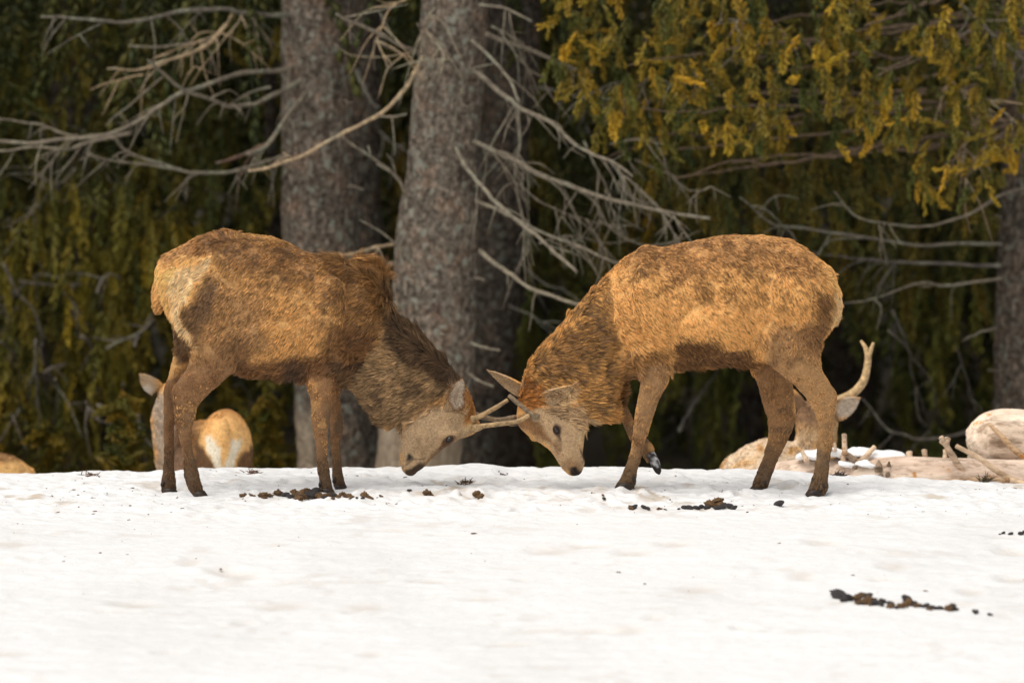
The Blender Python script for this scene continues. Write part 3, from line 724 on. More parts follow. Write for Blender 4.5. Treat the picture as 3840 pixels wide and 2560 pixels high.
# ---- right stag
Rt = [dict(r=[(3150,1090,3145,1180,32),(3112,1005,3118,1225,82),(3041,948,3075,1280,126),(2985,908,3000,1335,148),(2900,887,2890,1358,162),(2800,880,2790,1364,174),(2700,884,2690,1368,182),
              (2600,903,2600,1374,182),(2500,926,2520,1380,168),(2420,925,2450,1395,148),(2350,962,2395,1412,124),(2290,1015,2345,1420,98)], flow=-1, down=1.05, len=1.0),
      dict(r=[(2400,938,2420,1420,88),(2290,1012,2345,1430,88),(2200,1112,2312,1480,82),(2118,1200,2303,1545,76),(2050,1280,2288,1572,72),(1990,1350,2245,1580,68),(1962,1430,2205,1580,64),(1950,1480,2185,1560,60)], flow=-1, down=0.7, len=1.8),
      dict(r=[(1948,1490,2180,1500,58),(1936,1550,2188,1560,68),(1945,1600,2192,1602,68),(1990,1637,2189,1640,60),(2038,1665,2186,1672,48),(2070,1697,2185,1702,41),(2095,1733,2192,1730,37),(2113,1762,2184,1762,31),(2135,1778,2168,1779,18)], flow=-1, len=0.30, expo=2.3),
      dict(r=[(2850,1120,3110,1110,62,-.07),(2838,1200,3095,1195,70,-.085),(2832,1268,3083,1262,68,-.095),(2852,1330,3078,1330,60,-.10),(2900,1378,3083,1385,50,-.105),(2958,1425,3110,1432,38,-.11),(3003,1470,3136,1475,30,-.11),
              (3040,1521,3139,1521,27,-.11),(3062,1578,3128,1585,23.5,-.11),(3066,1648,3121,1648,20,-.11),(3062,1718,3111,1710,18.5,-.11),(3052,1780,3105,1780,20,-.11),(3036,1828,3100,1828,23,-.11),(3026,1850,3090,1850,20,-.11)], flow=1, len=0.45),
      dict(r=[(2815,1270,2990,1270,50,.08),(2812,1367,2968,1380,46,.09),(2836,1437,2974,1450,39,.10),(2858,1507,2981,1525,33,.10),(2876,1564,2979,1580,28,.10),(2880,1627,2957,1640,23,.10),(2866,1697,2926,1705,18.5,.10),
              (2845,1755,2903,1760,18.5,.10),(2824,1805,2884,1808,21,.10),(2812,1836,2872,1836,20,.10)], flow=1, len=0.45),
      dict(r=[(2300,1190,2560,1160,52,-.085),(2345,1290,2538,1280,50,-.095),(2390,1375,2517,1375,44,-.10),(2398,1437,2507,1432,38,-.10),(2392,1486,2484,1475,32,-.10),(2381,1535,2464,1528,27,-.10),(2377,1592,2444,1588,24.5,-.10),
              (2371,1648,2421,1645,20,-.10),(2360,1704,2409,1700,18,-.10),(2343,1756,2393,1753,18.5,-.10),(2326,1795,2385,1795,21,-.10),(2313,1820,2378,1820,20,-.10)], flow=1, len=0.40),
      dict(r=[(2290,1360,2400,1370,42,.07),(2303,1430,2352,1430,33,.085),(2303,1490,2343,1480,27,.09),(2315,1540,2360,1540,25,.09),(2343,1600,2385,1592,22,.09),(2362,1648,2405,1622,23,.09),(2386,1676,2420,1640,20,.09),
              (2408,1708,2436,1656,19,.09),(2428,1738,2456,1680,18,.09)], flow=1, len=0.35)]
Rb = [(S(2450, 1150, -0.125), (0.085, 0.060, 0.18), -0.25), (S(2440, 1310, -0.105), (0.085, 0.05, 0.075), -0.4), (S(2975, 1130, -0.120), (0.135, 0.075, 0.16), -0.3), (S(2940, 1280, -0.125), (0.09, 0.05, 0.13), -0.5), (S(2680, 1210, -0.075), (0.20, 0.14, 0.15), 0.0),
      (S(2078, 1600, -0.052), (0.034, 0.022, 0.028), 0.5), (S(2010, 1628, 0.03), (0.03, 0.03, 0.03), 0.5), (S(2145, 1585, -0.035), (0.055, 0.030, 0.07), 0.1),
      (S(2000, 1562, -0.05), (0.030, 0.022, 0.026), 0.2), (S(3118, 1120, 0), (0.04, 0.04, 0.10), -0.1)]
ear_r = [dict(base=S(1985, 1490, 0.03), tip=S(1826, 1387, 0.10), width=0.070, facing=(-0.4, -0.9, -0.6), cup=0.5),
         dict(base=S(2036, 1514, -0.105), tip=S(2156, 1444, -0.205), width=0.085, facing=(0.30, -0.9, -0.5), cup=0.55)]
Rp = [(('p', z3([(330,60),(1100,80),(1300,200),(1300,330),(900,260),(600,330),(380,280),(250,230)]), 40), BROWN * 1.7, 0.6),
      (('p', z3([(980,640),(1100,560),(1330,560),(1330,800),(1430,940),(1400,1500),(1230,1500),(1290,1050),(1040,820)]), 35), GREYBROWN * 1.15, 0.85),
      (('p', z3([(930,780),(1050,770),(1200,900),(1190,1100),(1040,1480),(920,1480),(1040,1150)]), 16), LEG * 1.1, 0.95),
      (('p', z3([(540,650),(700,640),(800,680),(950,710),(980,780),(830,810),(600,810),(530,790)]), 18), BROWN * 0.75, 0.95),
      (('p', z3([(270,700),(520,700),(520,850),(350,860),(280,880),(200,860)]), 25), BROWN * 1.1, 0.75),
      (('p', z3([(335,760),(530,760),(520,870),(400,1130),(350,1450),(210,1450),(330,1150)]), 14), GREYBROWN * 1.1, 0.95),
      (('p', z3([(200,870),(330,830),(330,1130),(480,1370),(370,1290),(280,1130),(210,1000)]), 12), LEG * 0.9, 0.95),
      (('p', z3([(1330,230),(1450,390),(1440,500),(1370,590),(1370,480),(1400,420),(1330,300)]), 14), ORANGE * 1.3, 0.85),
      (('p', z3([(1395,400),(1450,400),(1440,500),(1375,590),(1380,500)]), 8), CREAM, 0.7),
      (('p', z3([(1300,400),(1390,400),(1370,560),(1320,620),(1270,520)]), 16), BROWN * 0.8, 0.75),
      (('p', z3([(1200,540),(1340,560),(1310,720),(1220,700)]), 20), BROWN * 1.3, 0.6),
      # neck
      (('p', z2([(1740,120),(1760,500),(1760,1060),(1600,1080),(1560,1000),(1500,850),(1220,880),(1230,700),(1450,440)]), 22), np.array((0.72, 0.38, 0.12)), 0.9),
      (('p', z2([(1700,300),(1760,330),(1760,800),(1700,760),(1640,560)]), 18), BROWN * 0.8, 0.5),
      (('p', z2([(1560,480),(1660,400),(1640,620),(1420,780),(1290,780),(1280,680)]), 16), BROWN * 1.0, 0.5),
      (('p', z2([(1180,880),(1230,790),(1340,860),(1300,1010),(1180,990)]), 10), RUST * 1.7, 0.95),
      # face
      (('p', z4([(1480,600),(1660,520),(1800,470),(2100,480),(2230,680),(2180,760),(2200,1200),(2050,1300),(1900,1180),(1760,960),(1540,780),(1380,720)]), 12), FACE * 1.28, 1.0),
      (('p', z4([(1380,620),(1560,570),(1640,700),(1800,900),(1900,980),(1820,960),(1540,780),(1390,720)]), 12), RUST * 0.9, 0.8),
      (('e', 2086, 1670, 14, 34, 5, 0.4), BROWN, 0.5),
      (('e', 2081, 1598, 30, 24, 20, 0.5), FACE * 1.35, 0.7), (('e', 2087, 1615, 15, 24, -15, 0.4), DARK * 1.3, 0.9), (('e', 2096, 1640, 5, 14, -15, .5), DARK * 1.5, .8),
      (('e', 2140, 1745, 40, 24, 20, 0.5), BROWN * 1.4, 0.6), (('e', 2154, 1774, 28, 19, 0, 0.35), DARK * 0.7, 1.0), (('e', 2152, 1762, 6, 9, 0, .4), CHAR * .6, 1.0), (('e', 2186, 1714, 8, 18, -10, 0.4), CHAR, 0.9),
      (('p', z4([(2170,620),(2350,640),(2240,700),(2190,780),(2180,1000),(2140,900)]), 9), CREAM * 0.85, 0.7),
      (('p', z4([(2190,1020),(2210,1180),(2170,1230),(2150,1180)]), 5), CREAM * 0.9, 0.8),
      (('p', z4([(1090,100),(1250,110),(1500,300),(1440,420),(1320,410),(1130,220)]), 6), FACE * 1.1, 1.0),
      (('p', z4([(1200,260),(1330,330),(1420,400),(1320,420),(1230,350)]), 6), FACE * 1.4, 0.6),
      (('p', z4([(1680,330),(2060,280),(2060,380),(1900,500),(1780,530)]), 6), FACE * 1.25, 0.9), (('e', 2080, 1484, 30, 14, -10, 0.4), BROWN, 0.6),
      (('p', z4([(1880,480),(2060,320),(2050,400),(1910,520)]), 4), CREAM * 1.05, 0.9),
      (('y', 1580, 1840), MUD * 1.1, 0.88)]
Rmot = [(('p', z3([(330,60),(1100,80),(1330,220),(1400,520),(900,480),(500,450),(250,330)]), 30), BROWN * 0.7, 0.85, 48, 0.12),
        (('p', z3([(250,330),(1330,420),(1300,600),(600,660),(200,600)]), 40), BROWN * 1.2, 0.35, 44, 0.5),
        (('p', z2([(1740,120),(1760,1000),(1600,1050),(1560,1000),(1500,850),(1220,880),(1230,700),(1450,440)]), 20), DARK * 1.6, 0.85, 46, 0.05),
        (('y', 1440, 1600), MUD * 1.8, 0.75, 30, 0.0), (('p', z3([(1050,560),(1340,560),(1430,940),(1000,900)]), 20), DARK * 1.6, .65, 40, .35), (('p', z3([(200,900),(500,800),(560,1000),(900,800),(1420,900),(1400,1250),(950,1250),(200,1250)]), 12), TAN * .8, .4, 26, .45), (('e', 2130, 1680, 100, 110, 0, 0.3), BROWN, 0.12, 60, 0.2)]
Rl = [(('p', z2([(1560,1000),(1700,950),(1790,940),(1790,1080),(1600,1100)]), 10), 1.3), (('p', z3([(500,760),(980,760),(960,830),(520,830)]), 12), 2.1), (('p', z3([(1150,560),(1350,560),(1330,780),(1180,760)]), 15), 1.5),
      (('p', z3([(1330,250),(1460,380),(1440,520),(1360,600),(1330,400)]), 12), 1.5), (('y', 1775, 1825), 2.1), (('p', z2([(1180,880),(1230,790),(1340,860),(1300,1010),(1180,990)]), 8), 1.2)]
Rd = [(('p', z3([(500,740),(980,750),(960,830),(520,830)]), 12), (0.3, 0, -1), 0.7, 0.35), (('e', 3112, 1015, 30, 30, 0, 0.4), (1, 0, 0.4), 0.8, 0.5),
      (('p', z2([(1230,640),(1450,440),(1720,150),(1760,200),(1500,520),(1290,720)]), 10), (-0.5, -0.2, 0.6), 0.5, 0.45)]
oR = S(2700, 1850, 0.0)
stagR, bvhR, _ = make_deer('young_stag', 'light tan young stag at right, one front hoof lifted, head lowered against the other', 'deer', 0.0, Rt, Rb, ear_r, Rp, Rl, Rd, np.array((0.90, 0.485, 0.165)), oR, 270000, mottles=Rmot, group='two young stags sparring on the snow')
add_eye(stagR, bvhR, oR, 2087, 1614, 0.0135, 0.0, R(65))
add_antler(stagR, oR, [([(2012, 1566, -.085), (2001, 1560, -.095), (1980, 1543, -.10), (1958, 1524, -.10), (1933, 1503, -.095), (1908, 1482, -.09)], [.020, .0165, .0115, .0105, .0105, .0095])], (132, 112, 88))
add_antler(stagR, oR, [([(1985, 1575, .04), (1962, 1580, .045), (1935, 1588, .03), (1912, 1592, .0)], [.018, .014, .010, .008])], (120, 96, 70))
add_hoof(stagR, oR, 3026, 3090, 1834, 1862, -.11, -1); add_hoof(stagR, oR, 2812, 2872, 1824, 1848, .10, -1); add_hoof(stagR, oR, 2312, 2380, 1808, 1836, -.10, -1)
# lifted hoof: two toes pointing down-right
ps = []
for s in (-1, 1):
    ps.append(tube(np.array([S(2438, 1700, .09 + s * .013), S(2455, 1732, .09 + s * .014), S(2468, 1765, .09 + s * .013), S(2472, 1778, .09 + s * .012)]) - oR, [.021, .021, .015, .004], 10, 3))
v_, q_, t_ = join(ps); mh = mesh_np('hoof', v_, q_, t_)
hc_ = np.tile(srgb(46, 40, 38), (len(v_), 1)); sn_ = smooth(0.15, 0.35, fbm(v_, 55, 2, 6))[:, None] * 0.65; hc_ = hc_ * (1 - sn_) + sn_ * 0.85
set_col(mh, hc_); obj('hoof', mh, M_HOOF, stagR, label='raised hoof caked with snow')
# ---------------------------------------------------------------- deer beyond the snow bank
def z6(pts): return [(a / 2.091, 1200 + b / 2.091) for a, b in pts]
YD = 3.6
oD = S(790, 1800, YD); oD[2] = ground(oD[0], oD[1])[0]
doe_l = [dict(r=[(640,1850,800,1850,120,.35),(590,1770,740,1770,90,.25),(580,1700,715,1700,75,.15),(570,1620,700,1625,62,.08),(567,1560,692,1560,56,.03),(585,1500,700,1510,56,0),(610,1455,700,1470,50,0),(640,1430,700,1440,36,0)], flow=-1, len=0.7),
         dict(r=[(870,1750,960,1750,50,-.05),(880,1900,950,1900,32,-.05),(890,2050,935,2050,24,-.03),(890,2200,935,2200,22,-.03)], flow=1, len=0.4),
         dict(r=[(730,1750,820,1750,50,-.05),(740,1900,810,1900,32,-.05),(750,2050,795,2050,24,-.03),(750,2200,795,2200,22,-.03)], flow=1, len=0.4)]
doe_b = [(S(845, 1695, YD), (0.132, 0.22, 0.205), 0), (S(760, 1720, YD + .35), (0.17, 0.40, 0.185), 0), (S(640, 1480, YD - .05), (0.06, 0.09, 0.06), 0), (S(842, 1640, YD - .2), (0.03, 0.03, 0.10), 0)]
doe_e = [dict(base=S(592, 1472, YD - .06), tip=S(522, 1400, YD - .12), width=0.085, facing=(-0.3, -0.9, -0.2)), dict(base=S(690, 1460, YD), tip=S(735, 1400, YD + .03), width=0.08, facing=(0.3, -0.9, 0))]
doe_p = [(('p', [(560, 1480), (700, 1480), (700, 1800), (600, 1800)], 25), np.array((0.50, 0.40, 0.31)), 0.9), (('p', [(655, 1550), (760, 1550), (760, 1800), (640, 1800)], 15), BROWN, 0.8),
         (('e', 842, 1560, 90, 50, 0, 0.5), RUST * 1.7, 0.8),
         (('e', 842, 1650, 95, 95, 0, 0.4), ORANGE * 1.2, 0.7),
         (('p', z6([(1950,980),(2010,1010),(2010,1200),(1850,1200),(1890,1080)]), 8), BROWN * 0.7, 0.95), (('p', z6([(1530,960),(1590,980),(1660,1100),(1690,1200),(1520,1200)]), 8), BROWN * 0.7, 0.95),
         (('p', z6([(1625,900),(1690,900),(1730,1050),(1760,1180),(1690,1180),(1630,1010)]), 6), (0.9, 0.8, 0.62), 1.0), (('p', z6([(1820,930),(1890,930),(1890,1020),(1830,1180),(1760,1180),(1800,1050)]), 6), (0.85, 0.74, 0.56), 1.0),
         (('e', 548, 1440, 35, 50, -40, 0.3), (0.50, 0.36, 0.22), 0.9), (('e', 556, 1462, 14, 24, -40, 0.4), (0.75, 0.66, 0.55), 0.8)]
make_deer('doe', 'doe facing away beyond the snow bank, its white rump patch showing behind the left stag', 'deer', YD, doe_l, doe_b, doe_e, doe_p, [], [], TAN * 0.8, oD, 40000, voxel=0.012, hairw=0.0010)

YB = 3.3
oB = S(2950, 1850, YB); oB[2] = ground(oB[0], oB[1])[0]
rs_l = [dict(r=[(2950,1840,3130,1840,80,.1),(2975,1740,3130,1740,75,.05),(2982,1660,3135,1660,70,0),(2988,1600,3140,1600,66,0),(2990,1550,3140,1550,60,0),(3005,1510,3135,1510,45,0)], flow=-1, len=0.8),
        dict(r=[(2660,1900,2720,1720,150,.1),(2790,1920,2800,1672,190,0),(2880,1920,2885,1645,200,0),(2970,1920,2965,1655,170,0),(3040,1910,3030,1690,120,0)], flow=-1, len=0.8)]
rs_e = [dict(base=S(3125, 1555, YB - .05), tip=S(3228, 1490, YB - .09), width=0.10, facing=(0.25, -0.9, -0.25)), dict(base=S(3005, 1535, YB - .03), tip=S(2965, 1455, YB - .05), width=0.06, facing=(-0.6, -0.7, 0))]
rs_p = [(('p', [(2700, 1640), (3040, 1630), (3060, 1850), (2705, 1850)], 14), (0.80, 0.62, 0.44), 0.95), (('p', [(2600, 1700), (2730, 1690), (2700, 1850), (2600, 1850)], 14), TAN * 0.6, 0.9),
        (('e', 2855, 1680, 8, 26, 25, 0.5), TAN * 0.8, 0.9), (('e', 2790, 1740, 70, 10, -25, 0.5), ORANGE * 0.9, 0.6), (('e', 2850, 1755, 60, 9, -15, 0.5), ORANGE * 0.9, 0.6), (('e', 2975, 1692, 32, 13, -20, 0.5), ORANGE * 0.75, 0.95),
        (('p', [(2970, 1480), (3150, 1480), (3150, 1580), (2980, 1590)], 14), np.array((0.22, 0.13, 0.08)), 0.85), (('p', [(2985, 1590), (3140, 1580), (3140, 1660), (2990, 1670)], 14), FACE * 0.95, 0.9),
        (('e', 3185, 1535, 52, 42, -35, 0.3), (0.62, 0.51, 0.40), 0.95)]
st_b, _, _ = make_deer('resting_stag', 'pale stag lying behind the fallen log at right, one forked antler raised', 'deer', YB, rs_l, [], rs_e, rs_p, [], [], TAN * 0.9, oB, 40000, voxel=0.012, hairw=0.0010)
add_antler(st_b, oB, [([(3085, 1520, YB), (3140, 1500, YB - .02), (3180, 1485, YB - .04), (3212, 1462, YB - .05), (3238, 1428, YB - .06), (3250, 1385, YB - .06), (3255, 1340, YB - .06), (3246, 1305, YB - .06), (3229, 1277, YB - .06)], [.026, .021, .021, .020, .019, .017, .016, .011, .006]),
                      ([(3254, 1345, YB - .06), (3264, 1315, YB - .06), (3276, 1284, YB - .05)], [.015, .011, .006])], (205, 172, 125))
YL = 4.4
oE = S(-60, 1850, YL); oE[2] = ground(oE[0], oE[1])[0]
ld_l = [dict(r=[(-420,1700,-400,1900,120,.2),(-300,1640,-290,1920,170,.1),(-150,1650,-150,1920,190,0),(-40,1686,-40,1920,185,0),(60,1715,60,1920,150,0),(130,1765,130,1920,90,0)], flow=-1, len=0.8),
        dict(r=[(-300,1680,-300,1880,70,0.1),(-380,1560,-420,1700,60,0.1),(-430,1470,-480,1560,55,0.1),(-480,1450,-540,1500,45,0.1),(-560,1480,-570,1510,25,0.1)], flow=1, len=0.5)]
make_deer('resting_deer', 'brown back of a deer lying beyond the snow at the far left edge', 'deer', YL, ld_l, [], [dict(base=S(-410, 1480, YL), tip=S(-370, 1390, YL), width=0.08, facing=(0, -1, 0))], [(('e', -20, 1700, 140, 22, 12, 0.5), BROWN, 0.8)], [], [], ORANGE * 0.85, oE, 16000, voxel=0.014, hairw=0.0010)

# ---------------------------------------------------------------- fallen logs
def log_obj(name, pts, rad, seed, mat=M_LOG, parent=None, origin=None, lump=0.05, sides=28, col=(1, 1, 1), **kw):
    v, q, t = tube(np.array(pts), rad, sides, 8, lump=lump, seed=seed)
    o_ = np.zeros(3) if origin is None else origin
    me = mesh_np(name, v - o_, q, t); set_col(me, np.tile(np.asarray(col, float), (len(v), 1)) * (1 + 0.1 * fbm(v, 8, 3, seed))[:, None]); return obj(name, me, mat, parent, **kw)
YG = 1.65
oF = S(3300, 1850, YG); oF[2] = ground(oF[0], oF[1])[0]
fallen = thing('fallen_trunk', 'barkless pinkish fallen trunk bristling with snapped stubs along the back edge of the snow', 'log', tuple(oF))
log_obj('trunk', [S(2860, 1812, YG + .25), S(2980, 1806, YG + .15), S(3150, 1802, YG + .05), S(3300, 1800, YG), S(3500, 1802, YG - .02), S(3700, 1806, YG), S(3900, 1812, YG + .05), S(4200, 1822, YG + .1)],
        [.080, .096, .100, .100, .104, .105, .108, .11], 3, parent=fallen, origin=oF, lump=0.09, col=(0.95, 0.88, 0.84))
def q2(a, b, Y): return S(3200 + a / 3.675, 1450 + b / 3.675, Y)
stubs = [([(770, 905, .06), (790, 1000, .03), (865, 1160, -.06)], [.016, .012, .011], 0, 1), ([(980, 872, .12), (985, 990, .10)], [.0135, .012], 0, 1), ([(1265, 870, 0), (1262, 1000, -.02), (1262, 1210, -.06)], [.010, .011, .012], 0, 1),
         ([(1235, 735, -.10), (1275, 800, -.11), (1400, 1000, -.10), (1560, 1230, -.09)], [.020, .014, .015, .016], 1, 1), ([(1200, 690, -.11), (1245, 750, -.11)], [.013, .014], 1, 1), ([(1300, 700, -.10), (1275, 790, -.11)], [.013, .013], 1, 1),
         ([(1605, 960, .02), (1600, 1220, -.07)], [.011, .013], 0, .5), ([(290, 825, 0), (200, 930, -.03), (50, 1060, -.07)], [.013, .012, .011], 0, 1),
         ([(350, 1010, -.07), (352, 1075, -.08), (350, 1150, -.10)], [.004, .013, .018], 0, .45), ([(495, 1030, -.09), (485, 1090, -.10)], [.004, .010], 0, .3),
         ([(380, 1215, -.115), (372, 1240, -.10)], [.011, .012], 0, .35), ([(475, 1190, -.115), (468, 1225, -.10)], [.010, .011], 0, .35), ([(25, 1090, -.10), (20, 1130, -.10)], [.010, .012], 0, .4)]
for k, (pp, rr, f, b_) in enumerate(stubs):
    log_obj('branch_stub', [q2(a, b, YG + c) for a, b, c in pp], rr, 40 + k, parent=fallen, origin=oF, lump=0.25, sides=9, col=(0.9 * b_, 0.80 * b_, 0.68 * b_))
for a, b, c, d, r1, r2, w_ in [(3165, 1627, 3168, 1700, .012, .012, 1), (3160, 1694, 3222, 1732, .012, .013, .5), (3008, 1693, 3028, 1733, .011, .012, .85), (3160, 1708, 3166, 1748, .012, .012, .9), (3130, 1660, 3133, 1690, .006, .007, .8), (3116, 1665, 3118, 1690, .005, .006, .8)]:
    log_obj('branch_stub', [S(a, b, YG - .02), S((a + c) / 2, (b + d) / 2, YG - .03), S(c, d, YG - .05)], [r1, (r1 + r2) / 2, r2], int(a), parent=fallen, origin=oF, lump=0.25, sides=9, col=(0.9 * w_, 0.8 * w_, 0.7 * w_))
YBG = 1.95
oG = S(3800, 1760, YBG)
big = thing('debarked_log', 'thick pale debarked log with a rounded end, lying on top of the fallen trunk', 'log', tuple(oG))
log_obj('trunk', [S(3622, 1628, YBG), S(3626, 1628, YBG), S(3638, 1630, YBG), S(3662, 1634, YBG), S(3700, 1638, YBG), S(3750, 1643, YBG), S(3840, 1653, YBG + .02), S(4000, 1668, YBG + .08), S(4400, 1705, YBG + .3), S(5200, 1760, YBG + .8)], [.008, .031, .062, .094, .121, .136, .141, .145, .150, .16], 17, parent=big, origin=oG, lump=0.05, sides=40, col=(1.2, 1.16, 1.10))
o1 = q2(1420, 1300, YG - .2)
s_ = log_obj('snapped_branch', [q2(1415, 815, YG - .16), q2(1700, 960, YG - .18), q2(1950, 1140, YG - .20), q2(2150, 1260, YG - .22), q2(2420, 1370, YG - .28)], [.011, .0125, .014, .015, .016], 71, sides=10, col=(0.85, 0.74, 0.60), lump=0.15)
s_['label'] = 'long barkless branch slanting down in front of the rounded log to the right edge'; s_['category'] = 'branch'
s_ = log_obj('snapped_branch', [q2(1875, 520, YBG - .17), q2(2050, 690, YBG - .19), q2(2200, 850, YBG - .21), q2(2360, 980, YBG - .22), q2(2600, 1180, YBG - .25)], [.008, .0125, .014, .015, .015], 72, sides=10, col=(0.88, 0.72, 0.52), lump=0.15)
s_['label'] = 'yellowish stick leaning across the face of the rounded log'; s_['category'] = 'branch'
s_ = log_obj('snapped_branch', [q2(1175, 1300, 1.18), q2(1500, 1285, 1.2), q2(1800, 1290, 1.22), q2(2140, 1305, 1.25)], [.009, .012, .015, .016], 73, sides=10, col=(0.62, 0.5, 0.38), lump=0.2)
s_['label'] = 'brown stick lying flat along the snow edge in front of the fallen trunk'; s_['category'] = 'branch'
def snow_lump(pts, rz, ry, seed):
    P = cr(np.array(pts), 8); vs, q, t = tube(P, ry * (0.15 + 0.85 * np.sin(np.linspace(0, math.pi, len(P))) ** 0.5), 16, 1)
    mid = np.interp(vs[:, 0], P[:, 0], P[:, 2]); vs[:, 2] = mid + (vs[:, 2] - mid) * rz / ry
    vs = vs + 0.012 * np.column_stack([fbm(vs, 12, 3, seed), fbm(vs, 12, 3, seed + 1), fbm(vs, 14, 3, seed + 2)])
    return vs, q, t
sn = [snow_lump([S(2990, 1712, YG + .10), S(3030, 1706, YG + .06), S(3070, 1702, YG + .05), S(3110, 1700, YG + .04), S(3150, 1706, YG + .03), S(3190, 1722, YG)], .022, .07, 3),
      snow_lump([S(3130, 1706, YG + .10), S(3200, 1702, YG + .08), S(3280, 1703, YG + .06), S(3360, 1708, YG + .06), S(3392, 1714, YG + .06)], .022, .07, 5),
      snow_lump([S(3205, 1745, YG - .06), S(3245, 1744, YG - .07), S(3285, 1748, YG - .07)], .013, .035, 7), snow_lump([S(3150, 1735, YG - .05), S(3180, 1742, YG - .05), S(3205, 1752, YG - .05)], .015, .035, 8)]
v_, q_, t_ = join(sn); ms = mesh_np('log_snow', v_, q_, t_); set_col(ms, np.tile((0.9, 0.9, 0.89), (len(v_), 1))); obj('log_snow', ms, M_SNOW, kind='stuff')

# ---------------------------------------------------------------- dung and litter on the snow
ico = None
def pebble(seed, r=1.0, stretch=(1, 1, 1), rough=0.18, n=8):
    v, q, t = ellipsoid((0, 0, 0), (r * stretch[0], r * stretch[1], r * stretch[2]), 0, n)
    d = fbm(v / r, 1.3, 3, seed); v = v * (1 + rough * d)[:, None]; return v, q, t
peb = []
for k in range(8):
    rough = 0.12 if k < 5 else 0.5
    v, q, t = pebble(k * 7 + 1, 1.0, (1.1, 0.95, 0.85), rough, 8 if k < 5 else 14)
    if k >= 5: v = v * (1 + 0.28 * fbm(v, 5.0, 2, k))[:, None]
    me = mesh_np('pellet', v, q, t)
    cc = np.tile(srgb(46, 42, 44) if k < 5 else srgb(98, 70, 34), (len(v), 1)) * (1 + 0.7 * fbm(v, 4, 3, k))[:, None]; set_col(me, np.clip(cc, .004, 1)); me.materials.append(M_DUNG); peb.append(me)
def pile(label, items):
    """items: (photo x, photo y of the base, radius px, kind)"""
    g0 = G(items[0][0], items[0][1]); root = thing('dung_pile', label, 'dung', tuple(g0), 'dung dropped on the snow')
    for (x, y, r, kd) in items:
        p = G(x, y); rr = r * mpp(p[1])
        o = obj('pellet' if kd < 5 else 'dung_clod', peb[kd], None, root, tuple(p - g0 + np.array((0, 0, rr * (0.50 if kd < 5 else 0.28)))))
        o.scale = (rr * (1 + .35 * rng.random()), rr, rr * (0.65 + .2 * rng.random())); o.rotation_euler = tuple(rng.random(3) * (0.6, 0.6, 6.28))
    return root
def scatter(x0, x1, yf, n, rmin, rmax, frac):
    out = []
    for k in range(n):
        x = x0 + (x1 - x0) * rng.random(); out.append((x, yf(x) + rng.normal(0, 3), rmin + (rmax - rmin) * rng.random(), int(rng.integers(5, 8)) if rng.random() < frac else int(rng.integers(0, 5))))
    return out
it = [(1105, 1852, 14, 6), (1150, 1848, 17, 5), (1135, 1862, 15, 7), (1175, 1858, 22, 1), (1185, 1848, 18, 2), (1160, 1868, 16, 0), (1120, 1868, 16, 6), (1210, 1866, 16, 5), (1070, 1862, 15, 2), (1045, 1856, 16, 7), (1010, 1858, 13, 6), (985, 1862, 12, 5), (1090, 1868, 14, 1)]
it += scatter(900, 1100, lambda x: 1862, 16, 4, 9, 0.7) + scatter(1100, 1260, lambda x: 1862, 26, 7, 14, 0.55) + scatter(1230, 1330, lambda x: 1863, 12, 4, 9, 0.7)
pile('long heap of dark droppings and straw coloured clods beside the left stag\'s front hooves', it)
pile('straw coloured clods with dark pellets just right of the left stag\'s front hooves', [(1285, 1858, 14, 6), (1310, 1862, 11, 5), (1340, 1866, 8, 2), (1372, 1862, 16, 7), (1390, 1866, 9, 5), (1360, 1868, 9, 1), (1415, 1866, 5, 6), (1430, 1862, 5, 5)])
pile('small brown clod alone below the left stag\'s chin', [(1606, 1852, 13, 7), (1614, 1856, 9, 6), (1596, 1856, 7, 5)])
pile('mossy brown clod between the two stags\' heads', [(1790, 1862, 15, 6), (1800, 1868, 13, 7), (1782, 1866, 9, 5), (1812, 1870, 8, 2), (1786, 1852, 9, 5)])
pile('row of charcoal pellets with a tan clod on top, in front of the right stag', [(2690, 1893, 22, 6), (2670, 1902, 16, 7), (2705, 1898, 14, 5), (2712, 1907, 17, 1), (2738, 1908, 15, 2), (2752, 1910, 13, 0), (2693, 1910, 15, 3), (2652, 1909, 13, 2), (2630, 1908, 12, 1), (2612, 1909, 12, 4), (2585, 1910, 13, 0), (2566, 1909, 11, 1), (2545, 1911, 5, 2), (2480, 1909, 7, 6), (2470, 1911, 8, 5), (2495, 1912, 6, 1)])
pile('two dark pellets left of the pellet row under the lifted hoof', [(2378, 1907, 14, 1), (2370, 1910, 10, 5), (2415, 1910, 11, 2), (2430, 1912, 8, 3)])
pile('single round pellet between the pellet row and the right stag\'s hind hooves', [(2921, 1898, 17, 1)])
pile('tiny black pellet in the middle of the snow below the heads', [(2265, 1884, 7, 1)])
pile('small dark pellet left of the clod below the stag\'s chin', [(1535, 1843, 8, 0)])
i3 = [(3147, 2244, 27, 1), (3180, 2252, 20, 2), (3190, 2246, 14, 0), (3165, 2256, 14, 3), (3217, 2248, 20, 6), (3228, 2238, 16, 5), (3255, 2242, 18, 1), (3265, 2258, 17, 7), (3245, 2262, 17, 6), (3280, 2266, 16, 2), (3310, 2262, 14, 3), (3305, 2272, 13, 1), (3340, 2280, 13, 5), (3360, 2282, 10, 2), (3400, 2256, 20, 1), (3398, 2270, 18, 7), (3380, 2278, 14, 6), (3425, 2272, 16, 3), (3445, 2276, 16, 6), (3470, 2278, 13, 2), (3500, 2282, 10, 1), (3525, 2284, 12, 0), (3555, 2286, 15, 5), (3572, 2280, 15, 1), (3580, 2288, 12, 2), (3560, 2292, 9, 7)]
i3 += scatter(3190, 3590, lambda x: 2258 + (x - 3190) * 0.085, 26, 8, 13, 0.5)
